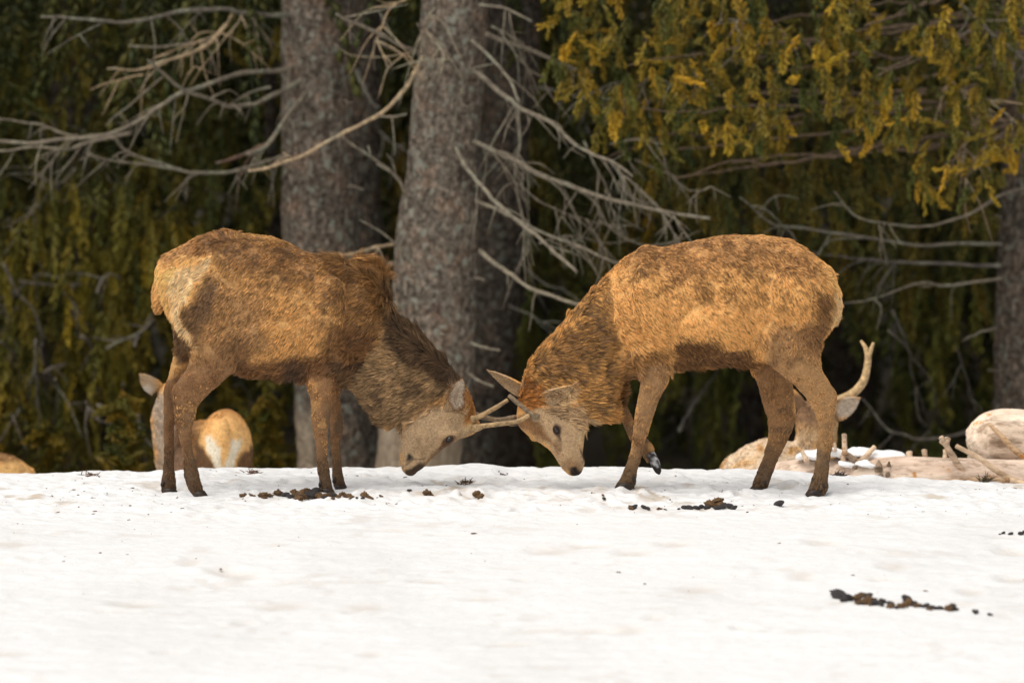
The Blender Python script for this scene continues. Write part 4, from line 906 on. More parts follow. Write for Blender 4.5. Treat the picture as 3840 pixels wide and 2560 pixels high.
pile('biggest dung heap, dark pellets and golden clods strung out in the right foreground', i3)
pile('two stray black bits right of the foreground dung heap', [(3660, 2300, 12, 1), (3652, 2296, 9, 2), (3711, 2307, 9, 0), (3718, 2309, 7, 3)])
pile('black pellets half sunk in the snow at the right edge', [(3762, 2002, 8, 0), (3790, 2004, 10, 1), (3828, 2003, 12, 2), (3845, 2000, 12, 1), (3750, 2003, 5, 3)])
# crumbs, needles and small twigs
ps = []
for k in range(900):
    if rng.random() < 0.75: x = rng.uniform(-2.3, 2.3); y = np.clip(rng.normal(-0.05, 0.38), -1.6, 0.85)
    else: x = rng.uniform(-2.3, 2.3); y = rng.uniform(-3.5, 0.8)
    if fbm(np.array([[x, y, 0]]), 2.2, 2, 303)[0] + rng.normal(0, .3) < 0.1: continue
    r = rng.choice([0.0016, 0.0025, 0.004, 0.006], p=[.5, .3, .15, .05]); v, q, t = ellipsoid((0, 0, 0), (r * rng.uniform(1, 3), r, r * 0.6), rng.uniform(-.3, .3), 5)
    a = rng.uniform(0, 6.28); v = np.column_stack([v[:, 0] * math.cos(a) - v[:, 1] * math.sin(a), v[:, 0] * math.sin(a) + v[:, 1] * math.cos(a), v[:, 2]])
    ps.append((v + (x, y, ground(x, y)[0] + r * 0.2), q, t))
v_, q_, t_ = join(ps); mc = mesh_np('litter', v_, q_, t_); set_col(mc, srgb(95, 66, 42)[None] * (1 + 0.6 * fbm(v_, 9, 2, 8))[:, None].clip(.3, 2)); obj('litter', mc, M_DUNG, kind='stuff')
def tuft(label, cx, cy, wpx, hpx, n, col, flat=0.5, name='twig_debris', cat='twigs'):
    p = G(cx, cy); k = mpp(p[1]); ps = []
    for i_ in range(n):
        a = p + np.array((rng.normal(0, wpx * .3) * k, rng.normal(0, .02), 0)); a[2] = ground(a[0], a[1])[0]
        d = np.array((rng.normal(0, 1), rng.normal(0, .6), abs(rng.normal(0, 1)) * (1 - flat) + .15)); d = d / np.linalg.norm(d) * hpx * k * rng.uniform(.5, 1.2)
        ps.append(tube(np.array([a - d * .1, a + d * .5 + (0, 0, .002), a + d]), [.0022, .0018, .0006], 5, 2))
    v, q, t = join(ps); me = mesh_np(name, v - p, q, t); set_col(me, np.tile(srgb(*col), (len(v), 1))); return obj(name, me, M_DUNG, None, tuple(p), label=label, category=cat)
tuft('dead grass tuft poking from a hollow between the heads', 1746, 1808, 40, 26, 40, (80, 58, 36), .5, 'grass_tuft', 'grass')
tuft('flat reddish twig scraps on the snow behind the left stag\'s legs', 945, 1772, 70, 34, 26, (92, 52, 26), .9)
tuft('small brown twig scrap left of the left stag', 332, 1780, 60, 30, 18, (90, 58, 34), .9)
tuft('dark twig scrap on the back rim of the snow under the log', 3150, 1780, 50, 26, 30, (52, 40, 32), .6)
tuft('dark spruce twig tip hanging on the fallen trunk below the long stick', 3690, 1802, 30, 40, 30, (70, 58, 30), .3)
tuft('thin brown needle scraps between the two stags', 1885, 1780, 36, 14, 8, (80, 52, 30), .95)
# ---------------------------------------------------------------- spruces
def finger(L, w, needles, seed, lite=False):
    """one needle-clad shoot along +X"""
    r = np.random.default_rng(seed)
    xs = np.array([0, .4, .8]) * L; rs = np.array([.35, .85, .65]) * w * 0.5
    v = []
    if lite:
        v = [(0, 0, 0)]; t = []
        for k in range(3): a = k * 2.094 + .4; v.append((L * .5, math.cos(a) * w * .45, math.sin(a) * w * .4))
        v.append((L, 0, 0)); sh = [.5, 1, 1, 1, 1.2]
        for k in range(3): t += [(0, 1 + (k + 1) % 3, 1 + k), (4, 1 + k, 1 + (k + 1) % 3)]
    for x, q in ([] if lite else zip(xs, rs)):
        for k in range(3): a = k * 2.0944 + .4; v.append((x, math.cos(a) * q, math.sin(a) * q * .8))
    if not lite:
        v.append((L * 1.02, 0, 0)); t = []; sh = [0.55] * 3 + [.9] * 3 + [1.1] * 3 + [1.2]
        for i_ in range(2):
            for k in range(3): a, b = i_ * 3 + k, i_ * 3 + (k + 1) % 3; t += [(a, b, b + 3), (a, b + 3, a + 3)]
        for k in range(3): t.append((6 + k, 6 + (k + 1) % 3, 9))
    for k in range(needles):
        x = L * r.uniform(.03, .98); a = r.uniform(0, 6.28); rr = w * .25; nl = w * r.uniform(.38, .62)
        d = np.array((.75, math.cos(a), math.sin(a))); d /= np.linalg.norm(d)
        p = np.array((x, math.cos(a) * rr, math.sin(a) * rr)); s_ = np.cross(d, (1, 0, 0)); s_ = s_ / np.linalg.norm(s_) * w * .05
        b = len(v); v += [tuple(p - s_), tuple(p + s_), tuple(p + d * nl)]; t.append((b, b + 1, b + 2)); sh += [.8, .8, 1.15]
    return np.array(v), np.array(t), np.array(sh)
def rotm(a, ax): return np.array(Matrix.Rotation(a, 3, ax))
def spray(L, nf, needles, seed, fl=0.075, fw=0.030, lite=False):
    """drooping flat spray, hanging towards -Z with shoots in the XZ plane"""
    r = np.random.default_rng(seed); V_, T_, S_ = [], [], []; o = 0
    bend = r.uniform(-.25, .25)
    def pos(s): return np.array((bend * L * s * s + .10 * L * s, r.normal(0, .004), -L * s * (1 - .12 * s)))
    st = [(1.0, 0.0, 1.0)] + [(s, (1 if k % 2 else -1) * r.uniform(.45, .95), r.uniform(.75, 1.25)) for k, s in enumerate(np.linspace(.06, .95, nf - 1))]
    for s, an, sc in st:
        v, t, sh = finger(fl * sc * (1.15 - .45 * s), fw * r.uniform(.85, 1.15), needles, int(r.integers(1e9)), lite)
        M = rotm(an + math.pi / 2, 'Y') @ rotm(r.uniform(-.5, .5), 'Z') @ rotm(r.uniform(0, 6.28), 'X')
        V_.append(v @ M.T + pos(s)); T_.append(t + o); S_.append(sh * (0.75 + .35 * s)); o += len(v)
    v, q, t = tube(np.array([pos(0), pos(.5), pos(.95)]), [.004, .003, .001], 4, 1)
    V_.append(v); T_.append(np.vstack([q[:, [0, 1, 2]], q[:, [0, 2, 3]], t]) + o); S_.append(np.full(len(v), 0.35))
    return np.vstack(V_), np.vstack(T_), np.concatenate(S_)
SPR = [spray(0.25, 22, 9, s, .058, .030) for s in range(5)]
SPR_LONG = [spray(0.40, 26, 5, s + 20, .058, .025) for s in range(4)]
SPR_LITE = [spray(0.42, 17, 3, s + 40, .075, .034, True) for s in range(4)]
def scatter_sprays(name, temps, pos, yaw, tilt, scale, cols, origin, parent, **kw):
    V_, T_, C_ = [], [], []; o = 0
    for k in range(len(pos)):
        v, t, sh = temps[k % len(temps)]
        M = rotm(yaw[k], 'Z') @ rotm(tilt[k], 'X') * scale[k]
        V_.append(v @ M.T + pos[k]); T_.append(t + o); o += len(v); C_.append(sh[:, None] * cols[k][None])
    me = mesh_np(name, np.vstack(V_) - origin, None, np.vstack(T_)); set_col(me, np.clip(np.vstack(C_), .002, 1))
    me.polygons.foreach_set('use_smooth', np.zeros(len(me.polygons), bool))
    return obj(name, me, M_FOL, parent, **kw)
def trunk_mesh(name, rows, Y, seed, tint=1.0, bare=None, ztop=9.0, origin=None, parent=None, sides=48):
    """rows (v y, v left, v right) from the top of the picture down"""
    P, r = [], []
    for vy, a, b in reversed(rows):
        c = V((a + b) / 2, vy, Y); P.append(c); r.append((b - a) / 2 / 0.6125 * mpp(Y))
    gz = ground(P[0][0], Y)[0]
    base = P[0].copy(); base[2] = gz - .1
    P = [base + np.array((0, 0, 0))] + P; r = [r[0] * 1.25] + r
    top = P[-1].copy(); d = (P[-1] - P[-2]); d = d / d[2]
    nz = int((ztop - top[2]) / 1.0)
    for k in range(1, nz + 1): P.append(top + d * k * 1.0 * .4 + np.array((0, 0, k * .6))); r.append(r[-1] * .93)
    v, q, t = tube(np.array(P), r, sides, 14)
    o_ = origin if origin is not None else P[0]
    C = np.interp(v[:, 2], [p[2] for p in P], [p[0] for p in P]); nrm = v.copy(); nrm[:, 0] -= C; nrm[:, 1] -= Y; nrm[:, 2] = 0
    nrm /= np.linalg.norm(nrm, axis=1)[:, None] + 1e-6
    v = v + nrm * (0.016 * fbm(v * (1, 1, .5), 3.2, 3, seed) + 0.006 * fbm(v, 22, 3, seed + 9))[:, None]
    me = mesh_np(name, v - o_, q, t); set_col(me, np.tile((tint, tint, tint), (len(v), 1)))
    bm_ = me.attributes.new('bare', 'FLOAT', 'POINT')
    bv = np.zeros(len(v), np.float32)
    if bare:
        px, py = proj(v); vx, vy = px * .6125, py * .6125
        for x0, x1, y0, y1 in bare: bv = np.maximum(bv, smooth(y0 - 25, y0 + 25, vy + 18 * fbm(v, 7, 2, 3)) * smooth(y1 + 25, y1 - 25, vy) * smooth(x0 - 8, x0 + 8, vx + 6 * fbm(v, 9, 2, 5)) * smooth(x1 + 8, x1 - 8, vx) * smooth(0.3, -0.1, nrm[:, 1] * 1.0))
    bm_.data.foreach_set('value', bv.astype(np.float32))
    return obj(name, me, M_BARK, parent), np.array(o_)
def dead(parent, o_, pts, Y, r, name='branch', col=(0.20, 0.185, 0.155), twigs=0, seed=0, dY=0.0, taper=0.35, hang=0):
    """pts in v pixels, base first when it starts at the trunk"""
    n = len(pts); ys = np.linspace(Y, Y + dY, n)
    P = np.array([V(a, b, y) for (a, b), y in zip(pts, ys)])
    rad = np.array([r * (1 - (1 - taper) * k / (n - 1)) for k in range(n)]) / .6125 * mpp(Y)
    ps = [tube(P, rad, 8, 6, wob=0.010, seed=seed, lump=0.28)]
    rg = np.random.default_rng(seed + 5); Q = cr(P, 6)
    for k in range(int(twigs * .7)):
        i_ = int(rg.integers(2, len(Q) - 1)); a = Q[i_]; T = Q[i_] - Q[i_ - 1]; T /= np.linalg.norm(T)
        d = T * rg.uniform(.2, 1.0) + np.array((rg.normal(0, .5), rg.normal(0, .5), rg.normal(-.45, .4))); d /= np.linalg.norm(d); Lg = rg.uniform(.08, .34)
        b = a + d * Lg * .5 + rg.normal(0, .012, 3); c = a + d * Lg + np.array((0, 0, -rg.uniform(0, .10))) + rg.normal(0, .02, 3)
        ps.append(tube(np.array([a, b, c]), [.0045, .0034, .0015], 5, 3, wob=.006, seed=k + seed))
        if rg.random() < .5:
            e = b + np.array((rg.normal(0, .08), rg.normal(0, .05), rg.normal(-.06, .06))); ps.append(tube(np.array([b, (b + e) / 2, e]), [.003, .0025, .001], 4, 2))
    v, q, t = join(ps); me = mesh_np(name, v - o_, q, t)
    cc = np.tile(np.asarray(col, float), (len(v), 1)); s_ = smooth(0.1, 0.5, fbm(v, 9, 2, seed + 2))[:, None]; cc = cc * (1 - .45 * s_) + .45 * s_ * np.array((0.26, 0.28, 0.21)); set_col(me, cc)
    return obj(name, me, M_DEAD, parent)
G1 = 'big spruces at the forest edge'
def new_tree(label, base_v, Y, group=G1, name='spruce_tree'):
    c = V(base_v, 1075, Y); c[2] = ground(c[0], Y)[0]
    return thing(name, label, 'tree', tuple(c), group), c
# shared crowns
def crown_mesh(seed, n=420, r0=2.3, h=9.5, z0=0.0):
    r = np.random.default_rng(seed); pos, yaw, tl, sc, co = [], [], [], [], []
    for k in range(n):
        f = r.random() ** 1.15; z = z0 + h * f; rr = r0 * (1 - f * .9) * (r.uniform(.25, 1.0) ** .6); a = r.uniform(0, 6.28)
        pos.append((math.cos(a) * rr, math.sin(a) * rr, z - .25 * rr)); yaw.append(a + r.normal(0, .5)); tl.append(r.normal(0, .35)); sc.append(r.uniform(1.2, 2.1))
        g = r.random(); co.append(np.array((0.040, 0.052, 0.012)) * (1 - g) + np.array((0.085, 0.078, 0.016)) * g)
    V_, T_, C_ = [], [], []; o = 0
    for k in range(n):
        v, t, sh = SPR_LITE[k % 4]; M = rotm(yaw[k], 'Z') @ rotm(tl[k], 'X') * sc[k]; V_.append(v @ M.T + pos[k]); T_.append(t + o); o += len(v); C_.append(sh[:, None] * co[k][None])
    me = mesh_np('crown', np.vstack(V_), None, np.vstack(T_)); set_col(me, np.vstack(C_)); me.materials.append(M_FOL); return me
CROWN = [crown_mesh(s) for s in range(4)]
def add_crown(root, k, z, s=1.0):
    o = obj('crown', CROWN[k % 4], None, root, (0, 0, z)); o.scale = (s, s, s); o.rotation_euler = (0, 0, k * 1.7); return o

GREY = (0.23, 0.195, 0.145); PALE = (0.46, 0.34, 0.21); RED = (0.17, 0.10, 0.07)
# tree A
tA, cA = new_tree('thick grey spruce trunk behind the left stag with long dead branches reaching left', 770, 7.6)
trunk_mesh('trunk', [(-40, 646, 806), (172, 648, 809), (340, 645, 812), (516, 648, 818), (700, 663, 824), (860, 672, 832), (980, 680, 842), (1080, 684, 850)], 7.6, 3, 1.0, [(600, 722, 960, 1300)], origin=cA, parent=tA)
add_crown(tA, 0, 4.6)
for k, (pts, r, col, tw, dY, tp) in enumerate([
    ([(712, 172), (640, 210), (580, 240), (530, 243), (470, 225), (420, 205), (370, 165), (340, 140)], 10, GREY, 6, -1.2, .5),
    ([(700, 148), (640, 160), (560, 165), (500, 185), (420, 215), (370, 245), (290, 295), (200, 318), (100, 325), (-20, 325)], 9, GREY, 12, -1.0, .7),
    ([(300, 305), (200, 330), (150, 345), (80, 340), (-20, 345)], 8, GREY, 10, -.2, .5), ([(260, 318), (180, 312), (130, 300), (60, 280), (-20, 268)], 5, GREY, 6, .2, .5),
    ([(690, 330), (640, 360), (570, 385), (500, 395), (420, 395), (340, 370), (285, 345), (260, 305)], 8, GREY, 10, -.6, .6),
    ([(420, 392), (340, 378), (270, 370), (200, 355)], 5, GREY, 5, -.2, .5),
    ([(715, 190), (690, 230), (650, 280), (610, 340), (570, 358)], 9, GREY, 6, -.5, .9), ([(612, 335), (575, 352), (540, 362), (495, 374)], 11, RED, 2, -.1, .35),
    ([(690, 30), (600, 38), (520, 22), (430, 25), (360, 42), (280, 52), (200, 47), (95, 40)], 10, (0.17, .15, .12), 14, -.8, .5),
    ([(520, 60), (470, 105), (420, 130), (350, 150)], 9, PALE, 8, -.3, .55), ([(380, 145), (330, 158), (300, 162), (245, 158)], 6, PALE, 4, -.1, .4),
    ([(500, 95), (430, 102), (360, 108), (298, 102)], 6, GREY, 3, -.2, .6), ([(330, 172), (300, 178), (260, 186), (208, 208)], 4, PALE, 2, -.1, .4), ([(370, 175), (300, 240), (270, 265), (245, 292)], 4, GREY, 3, -.1, .4),
    ([(520, 20), (575, 32), (592, 62), (597, 110), (606, 138)], 4, PALE, 2, 0, .4), ([(530, 30), (500, 75), (450, 100), (365, 128)], 5, PALE, 6, -.1, .4),
    ([(560, 25), (540, 60), (470, 150), (440, 195)], 4, PALE, 6, -.1, .3), ([(620, 200), (570, 215), (530, 240)], 5, GREY, 3, .1, .5)]):
    dead(tA, cA, pts, 7.5, r * .62, col=col, twigs=tw, seed=k * 13 + 1, dY=dY, taper=tp)
# tree B
tB, cB = new_tree('central spruce trunk between the stags, pale stripped wood at its foot', 965, 6.6)
trunk_mesh('trunk', [(-40, 962, 1121), (120, 955, 1117), (260, 939, 1108), (420, 929, 1101), (560, 911, 1098), (700, 905, 1092), (850, 892, 1085), (960, 872, 1072), (1080, 856, 1062)], 6.6, 23, 1.05, [(840, 1060, 975, 1300)], origin=cB, parent=tB)
add_crown(tB, 1, 4.9)
for k, (pts, r, col, tw, dY, tp, nm) in enumerate([
    ([(975, 130), (930, 205), (880, 255), (820, 290), (740, 335), (660, 370), (575, 391)], 8, PALE, 2, -1.0, .75, 0), ([(965, 120), (900, 95), (840, 65), (800, 45), (775, 30)], 8, GREY, 5, -.5, .7, 0),
    ([(960, 122), (870, 134), (810, 125), (765, 98)], 3, PALE, 2, -.3, .4, 0), ([(940, 455), (910, 405), (850, 360), (790, 320)], 7, GREY, 4, -.5, .7, 0), ([(870, 378), (895, 395), (918, 412)], 4, GREY, 0, 0, .5, 0),
    ([(945, 600), (920, 570), (880, 535), (828, 505)], 6, GREY, 2, -.4, .5, 0), ([(1085, 95), (1130, 140), (1165, 180), (1192, 238)], 7, GREY, 4, -.4, .7, 0),
    ([(1085, 165), (1150, 215), (1200, 250), (1260, 280), (1320, 330), (1400, 370), (1450, 405)], 10, GREY, 22, -.8, .5, 0), ([(1190, 250), (1193, 330), (1182, 400), (1200, 500), (1222, 610)], 5, GREY, 14, -.1, .3, 0),
    ([(1085, 325), (1160, 360), (1230, 395), (1320, 430), (1400, 455), (1500, 480), (1630, 502)], 10, GREY, 26, -.7, .6, 0), ([(1045, 335), (1080, 395), (1130, 455), (1190, 510), (1240, 550), (1322, 625)], 9, GREY, 8, -.9, .6, 0),
    ([(1095, 462), (1160, 490), (1240, 530), (1340, 570), (1430, 608)], 7, GREY, 10, -.3, .6, 0), ([(1100, 573), (1160, 620), (1210, 655), (1290, 690), (1338, 702)], 9, (0.26, .22, .16), 4, -.8, .6, 0),
    ([(1082, 785), (1112, 800), (1145, 805)], 6, GREY, 0, -.2, .6, 0), ([(1075, 858), (1100, 872), (1132, 885)], 6, GREY, 0, -.2, .6, 0), ([(905, 558), (850, 570), (800, 585), (738, 592)], 7, PALE, 2, -.5, .6, 0), ([(905, 605), (885, 615), (866, 632)], 7, PALE, 0, -.2, .7, 0),
    ([(1340, 325), (1380, 400), (1400, 450), (1412, 512)], 4, GREY, 8, 0, .3, 0), ([(1118, 78), (1200, 110), (1300, 150), (1360, 168)], 9, GREY, 8, .3, .6, 0), ([(1030, 130), (1052, 160), (1062, 200), (1045, 240)], 5, GREY, 4, -.1, .4, 0),
    ([(1100, 8), (1160, 20), (1220, 50)], 6, GREY, 4, -.1, .6, 0), ([(1420, 390), (1480, 440), (1530, 500), (1560, 560)], 5, GREY, 10, -.1, .4, 0), ([(1300, 425), (1370, 470), (1400, 520), (1480, 560), (1560, 560)], 5, GREY, 8, .4, .5, 0),
    ([(1400, 330), (1470, 320), (1540, 335)], 3, GREY, 6, 0, .4, 0), ([(1180, 420), (1260, 470), (1330, 500), (1420, 515)], 4, GREY, 14, .3, .4, 0), ([(1240, 560), (1310, 540), (1390, 560), (1470, 545)], 4, GREY, 10, .6, .4, 0), ([(1130, 60), (1180, 95), (1210, 150), (1260, 180)], 5, GREY, 12, .2, .4, 0), ([(930, 0), (900, 20), (880, 60), (860, 100)], 4, PALE, 10, -.2, .4, 0), ([(1000, 20), (980, 60), (1010, 110), (1040, 150)], 4, (0.34, .28, .2), 16, -.3, .3, 0), ([(860, 268), (900, 270), (935, 262)], 5, GREY, 2, 0, .7, 0)]):
    dead(tB, cB, pts, 6.45, r * .62, col=col, twigs=tw, seed=k * 17 + 301, dY=dY, taper=tp)
# tree C, A2 and thin stem
tC, cC = new_tree('darker trunk half hidden behind the central spruce, on its right', 1110, 9.2)
trunk_mesh('trunk', [(-40, 1115, 1246), (172, 1112, 1236), (400, 1100, 1210), (700, 1080, 1192), (900, 1068, 1165), (1080, 1060, 1132)], 9.2, 43, .55, origin=cC, parent=tC); add_crown(tC, 2, 3.6)
for k, (pts, r, tw) in enumerate([([(1235, 200), (1300, 215), (1360, 220), (1430, 240)], 6, 6), ([(1190, 600), (1250, 650), (1300, 660)], 4, 3), ([(1170, 700), (1230, 730), (1280, 760)], 4, 4)]): dead(tC, cC, pts, 9.0, r * .62, twigs=tw, seed=k + 700, dY=-.3)
tK, cK = new_tree('dark spruce trunk showing just right of the thick left one', 850, 9.8)
trunk_mesh('trunk', [(-40, 790, 876), (300, 792, 876), (700, 796, 880), (1080, 800, 884)], 9.8, 53, .6, origin=cK, parent=tK); add_crown(tK, 3, 3.2)
dead(tK, cK, [(868, 300), (905, 330), (930, 330)], 9.6, 4, twigs=6, seed=771); dead(tK, cK, [(820, 160), (835, 200), (850, 235), (875, 250)], 9.2, 6, twigs=5, seed=772, dY=-.4)
tT, cT = new_tree('thin dark stem just left of the thick left trunk', 628, 11.0)
trunk_mesh('trunk', [(-40, 600, 622), (300, 612, 634), (700, 620, 644), (1080, 618, 646)], 11.0, 63, .35, origin=cT, parent=tT, sides=16); add_crown(tT, 0, 3.0, .7)
# tree D
tD, cD = new_tree('spruce at the right edge whose golden green boughs fill the upper right', 2352, 8.0)
trunk_mesh('trunk', [(-40, 2300, 2440), (300, 2298, 2440), (560, 2290, 2445), (760, 2284, 2450), (940, 2278, 2455), (1080, 2270, 2462)], 8.0, 83, .85, origin=cD, parent=tD); add_crown(tD, 2, 3.9)
for k, (pts, r, col, tw, dY) in enumerate([
    ([(2352, 435), (2290, 455), (2230, 490), (2150, 515), (2090, 520), (2020, 510), (1960, 490), (1912, 438)], 7, GREY, 6, -.8), ([(2300, 560), (2100, 560), (1880, 530), (1790, 520), (1740, 490), (1703, 453)], 7, (.16, .14, .11), 10, -.8),
    ([(2300, 610), (2120, 605), (2030, 600), (1940, 590), (1855, 578)], 8, (.16, .14, .12), 10, .8), ([(2300, 640), (2170, 655), (2130, 650), (2070, 660), (2010, 685), (1936, 698)], 6, GREY, 5, -.5),
    ([(2290, 753), (2250, 765), (2208, 782)], 7, GREY, 0, -.5), ([(2300, 950), (2200, 1000), (2110, 1010), (2080, 1000), (2040, 985), (2010, 950), (1978, 913)], 7, (.14, .12, .10), 4, .5),
    ([(2360, 140), (2300, 95), (2250, 50), (2205, 5)], 8, (.26, .22, .18), 12, -1.2), ([(2040, 760), (2085, 800), (2100, 870), (2130, 960), (2140, 1010)], 5, (.16, .14, .11), 4, 1.5),
    ([(2050, 715), (2080, 780), (2100, 830)], 5, (.15, .13, .11), 4, 1.0), ([(2340, 320), (2270, 260), (2230, 300), (2200, 380)], 4, (.26, .18, .12), 10, -1.4), ([(2250, 240), (2215, 330), (2235, 370), (2215, 420)], 4, (.26, .18, .12), 8, -1.4),
    ([(1900, 90), (1830, 95), (1760, 60), (1700, 45), (1640, 60)], 4, (.26, .20, .13), 14, -1.5), ([(1700, 70), (1680, 130), (1640, 170), (1560, 180)], 4, GREY, 10, -1.2), ([(1500, 170), (1460, 200), (1420, 190), (1370, 210)], 4, GREY, 10, -1.0),
    ([(1460, 370), (1530, 395), (1570, 430), (1620, 440)], 5, GREY, 6, -1.4), ([(1420, 420), (1460, 460), (1500, 470)], 6, GREY, 8, -.4), ([(2160, 150), (2200, 200), (2260, 230), (2352, 240)], 5, PALE, 10, -1.6),
    ([(2200, 800), (2230, 900), (2260, 1000)], 4, (.10, .08, .07), 8, 1.2), ([(1560, 985), (1600, 920), (1650, 850)], 7, (.09, .075, .07), 3, 3.0)]):
    dead(tD, cD, pts, 7.4, r * .62, col=col, twigs=tw, seed=k * 19 + 901, dY=dY)

def region_sprays(parent, o_, poly, n, Y0, Y1, temps, colfun, scale, name='foliage', seed=0, hang=0.25, thr=-0.3, **kw):
    r = np.random.default_rng(seed); P = np.array(poly, float); pos, yaw, tl, sc, co = [], [], [], [], []
    x0, y0 = P.min(0); x1, y1 = P.max(0)
    while len(pos) < n:
        a = r.uniform(x0, x1, 4000); b = r.uniform(y0, y1, 4000)
        m = in_poly(a, b, poly, 18)
        ok = r.random(4000) < m
        a, b = a[ok], b[ok]
        Y = r.uniform(Y0, Y1, len(a))
        nn = fbm(np.column_stack([a, b * 1.3, Y * 60]), 1 / 120., 3, seed)
        for A, B, y, q in zip(a, b, Y, nn):
            if q < thr: continue
            pos.append(V(A, B, y)); yaw.append(r.uniform(0, 6.28)); tl.append(r.normal(0, hang)); sc.append(scale * r.uniform(.7, 1.25)); co.append(colfun(r, A, B, (y - Y0) / (Y1 - Y0), q))
            if len(pos) >= n: break
    return scatter_sprays(name, temps, np.array(pos), yaw, tl, sc, co, o_, parent, **kw)
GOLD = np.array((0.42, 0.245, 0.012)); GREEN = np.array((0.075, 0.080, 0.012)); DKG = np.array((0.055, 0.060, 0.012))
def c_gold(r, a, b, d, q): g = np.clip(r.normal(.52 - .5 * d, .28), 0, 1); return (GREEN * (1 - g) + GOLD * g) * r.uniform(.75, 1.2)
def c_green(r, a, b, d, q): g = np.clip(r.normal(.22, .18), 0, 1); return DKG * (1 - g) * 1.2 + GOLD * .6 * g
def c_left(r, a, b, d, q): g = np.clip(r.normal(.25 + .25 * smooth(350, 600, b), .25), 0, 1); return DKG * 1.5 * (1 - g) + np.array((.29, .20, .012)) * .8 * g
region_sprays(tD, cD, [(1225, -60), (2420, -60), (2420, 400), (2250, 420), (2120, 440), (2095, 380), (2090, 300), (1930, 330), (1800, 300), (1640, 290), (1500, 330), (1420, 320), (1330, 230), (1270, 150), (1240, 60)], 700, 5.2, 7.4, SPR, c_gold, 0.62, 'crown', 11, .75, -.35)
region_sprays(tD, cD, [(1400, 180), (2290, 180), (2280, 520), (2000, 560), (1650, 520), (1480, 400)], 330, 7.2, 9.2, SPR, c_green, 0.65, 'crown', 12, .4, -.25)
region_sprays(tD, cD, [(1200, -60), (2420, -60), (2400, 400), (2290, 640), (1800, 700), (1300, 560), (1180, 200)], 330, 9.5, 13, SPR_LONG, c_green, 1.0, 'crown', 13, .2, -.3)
boughs = []
rb = np.random.default_rng(9)
for k in range(26):
    y0 = rb.uniform(-150, 330); x1 = rb.uniform(1300, 2150); n_ = 7
    xs = np.linspace(2370, x1, n_); ys = y0 + (np.linspace(0, 1, n_) ** 1.5) * rb.uniform(10, 130) + rb.normal(0, 8, n_); Ys = np.linspace(7.9, rb.uniform(5.3, 8.0), n_)
    boughs.append(tube(np.array([V(a, b, c) for a, b, c in zip(xs, ys, Ys)]), np.linspace(.014, .004, n_), 6, 4, wob=.02, seed=k))
v_, q_, t_ = join(boughs); mb = mesh_np('bough', v_ - cD, q_, t_); set_col(mb, np.tile((.16, .11, .07), (len(v_), 1))); obj('boughs', mb, M_DEAD, tD, kind='stuff')

# left foliage: a spruce whose trunk stands out of frame
tE, cE = new_tree('spruce at the left with drooping olive green sprays down to the snow', -120, 11.5)
trunk_mesh('trunk', [(-40, -150, -60), (560, -160, -55), (1080, -170, -50)], 11.5, 93, .7, origin=cE, parent=tE); add_crown(tE, 1, 4.0)
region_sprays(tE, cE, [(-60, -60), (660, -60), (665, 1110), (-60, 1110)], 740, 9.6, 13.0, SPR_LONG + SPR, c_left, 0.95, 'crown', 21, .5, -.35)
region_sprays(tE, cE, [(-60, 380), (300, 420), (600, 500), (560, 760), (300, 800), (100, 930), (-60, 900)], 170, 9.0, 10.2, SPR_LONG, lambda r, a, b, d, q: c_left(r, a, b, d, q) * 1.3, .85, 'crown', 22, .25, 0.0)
def z7(pts): return [(a / 1.743 * .6125, (900 + b / 1.743) * .6125) for a, b in pts]
for k, (pts, r, Y) in enumerate([([(20, 160), (100, 330), (200, 440), (260, 600), (280, 700)], 6, 9), ([(240, 660), (240, 820), (250, 980), (235, 1090)], 7, 9), ([(130, 260), (260, 285), (380, 300), (500, 290), (600, 280)], 6, 9.4), ([(640, 340), (670, 260), (720, 235), (790, 265)], 6, 9),
      ([(480, 290), (470, 400), (480, 520)], 5, 9.4), ([(700, 710), (800, 660), (880, 620), (960, 570), (1010, 500)], 6, 9), ([(640, 1080), (740, 1140), (820, 1220), (860, 1300)], 7, 7.5), ([(910, 1130), (920, 1240), (980, 1330), (1040, 1380)], 8, 7.5), ([(530, 620), (600, 680), (620, 740)], 8, 9),
      ([(790, 930), (810, 1010), (820, 1100)], 4, 9), ([(5, 660), (60, 690), (110, 740)], 6, 9), ([(270, 860), (350, 825), (430, 800)], 6, 9), ([(360, 900), (370, 960), (360, 1080)], 5, 9), ([(110, 1100), (60, 1200), (10, 1330)], 5, 8.5), ([(560, 1050), (600, 1150), (700, 1190), (760, 1190)], 5, 8), ([(880, 700), (900, 640), (960, 560)], 6, 9), ([(580, 1130), (640, 1000), (620, 900)], 4, 10)]):
    dead(tE, cE, z7(pts), Y, r * .55, col=(.22, .19, .16), twigs=4, seed=k * 23 + 1500, dY=.2, taper=.6)
for k in range(16):
    a = rb.uniform(0, 600); b = rb.uniform(20, 900); L_ = rb.uniform(60, 200); s_ = rb.choice([-1, 1])
    dead(tE, cE, [(a, b), (a + s_ * L_ * .4, b + rb.uniform(-5, 40)), (a + s_ * L_, b + rb.uniform(0, 110))], rb.uniform(9.2, 11), rb.uniform(1.5, 3.5), col=(.22, .19, .14), twigs=7, seed=k + 1900, taper=.4, dY=.2)
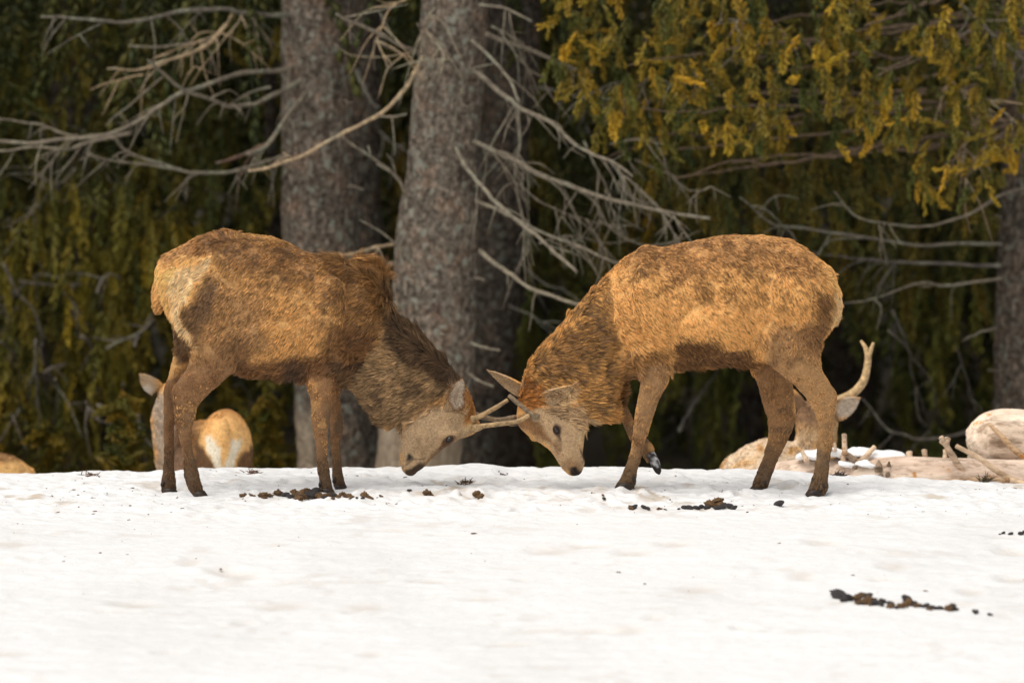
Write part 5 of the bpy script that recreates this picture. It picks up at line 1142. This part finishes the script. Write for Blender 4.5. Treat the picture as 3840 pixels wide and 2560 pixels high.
# young spruces at the bank
def young(label, vx, vtop, Y, wv, n, seed):
    t, c = new_tree(label, vx, Y, 'young spruces behind the snow bank', 'young_spruce')
    top = V(vx, vtop, Y); r = np.random.default_rng(seed)
    v, q, tr = tube(np.array([c, (c + top) / 2, top]), [.02, .014, .006], 8, 4); me = mesh_np('trunk', v - c, q, tr); set_col(me, np.tile((.12, .09, .06), (len(v), 1))); obj('trunk', me, M_DEAD, t)
    W = wv / .6125 * mpp(Y) / 2; pos, yaw, tl, sc, co = [], [], [], [], []
    for k in range(n):
        f = r.random(); z = c[2] + .1 + (top[2] - c[2] - .05) * f; rr = W * (1.15 - f) * r.uniform(.1, 1); a = r.uniform(0, 6.28)
        pos.append((c[0] + math.cos(a) * rr, c[1] + math.sin(a) * rr, z + .08)); yaw.append(a + math.pi / 2); tl.append(r.uniform(.5, 1.5)); sc.append(r.uniform(.5, .8)); g = r.random(); co.append(GREEN * .9 * (1 - g) + GOLD * .55 * g)
    scatter_sprays('crown', SPR, np.array(pos), yaw, tl, sc, co, c, t)
young('yellow green young spruce between the left edge and the doe', 285, 945, 6.5, 200, 110, 5)
young('small green young spruce between the doe and the thick left trunk', 610, 955, 8.5, 110, 70, 6)
young('dark young spruce low behind the snow near the left edge', 110, 1020, 8.5, 160, 80, 7)
# middle and right interior: hanging green curtains
tM, cM = new_tree('dim spruce deep behind the right stag with hanging dark green sprays', 1720, 13.5, 'spruces in the forest shade', 'spruce_tree')
trunk_mesh('trunk', [(-40, 1700, 1760), (560, 1695, 1765), (1080, 1690, 1770)], 13.5, 113, .35, origin=cM, parent=tM, sides=20); add_crown(tM, 3, 3.0)
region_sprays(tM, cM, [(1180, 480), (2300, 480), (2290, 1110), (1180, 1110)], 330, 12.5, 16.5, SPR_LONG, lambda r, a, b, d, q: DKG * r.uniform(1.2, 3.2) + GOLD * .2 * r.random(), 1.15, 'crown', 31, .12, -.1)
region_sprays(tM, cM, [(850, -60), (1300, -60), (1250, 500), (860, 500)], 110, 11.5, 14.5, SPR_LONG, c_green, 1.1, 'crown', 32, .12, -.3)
# forest rows behind
rf = np.random.default_rng(77); k = 0
tm_v, tm_q, tm_t = tube(np.array([(0, 0, -.5), (0.02, 0, 2), (-.02, 0, 6), (0, 0, 10)]), [.2, .17, .12, .03], 14, 6, lump=.04)
TM = mesh_np('trunk', tm_v, tm_q, tm_t); set_col(TM, np.tile((.5, .5, .5), (len(tm_v), 1))); TM.materials.append(M_BARK)
for row, (Y, n, z0) in enumerate([(14.5, 9, 1.6), (18, 11, .3), (22, 12, .0), (27, 14, .0)]):
    for i_ in range(n):
        x = (i_ - (n - 1) / 2) * 2.3 + rf.normal(0, .45); y = Y + rf.normal(0, .7)
        if row == 0 and abs(x) < 3.4: z_c = 2.6
        else: z_c = z0
        gz = ground(x, y)[0]
        t = thing('spruce_tree', 'dark spruce deep in the shade of the forest behind', 'tree', (x, y, gz), 'spruces filling the forest behind')
        obj('trunk', TM, None, t); add_crown(t, k, z_c, rf.uniform(.95, 1.25)); k += 1
# spruces flanking the clearing at the forest edge, outside the frame on both sides
for i_, (x, y) in enumerate([(-5.2, 9), (-7.5, 7.5), (-9.8, 9.5), (5.4, 9.5), (7.6, 8), (10, 9.5), (-6.6, 12), (6.6, 12.5)]):
    t = thing('spruce_tree', 'spruce on the flank of the forest edge', 'tree', (x, y, ground(x, y)[0]), 'spruces flanking the forest edge')
    obj('trunk', TM, None, t); add_crown(t, i_, 1.2, 1.1)

# broken stubs on the near trunks
for tr, o_, Yt, lst in [(tA, cA, 7.45, [((672, 395), -1), ((800, 430), 1), ((690, 500), -1), ((812, 620), 1), ((715, 90), -1), ((790, 230), 1), ((740, 560), -1)]), (tB, cB, 6.45, [((1000, 420), 1), ((950, 520), -1), ((1090, 640), 1), ((925, 700), -1), ((1060, 240), 1), ((980, 60), -1), ((1010, 760), 1)]),
                        (tD, cD, 7.85, [((2300, 500), -1), ((2320, 640), 1), ((2295, 850), -1)])]:
    for k, ((a, b), s_) in enumerate(lst):
        dead(tr, o_, [(a, b), (a + s_ * 14, b - 3 + 2 * k), (a + s_ * rb.uniform(18, 40), b + rb.uniform(-6, 12))], Yt - .12, rb.uniform(2.2, 4.2), name='branch_stub', col=(.15, .12, .09), seed=k + int(a), dY=-.1, taper=.7)
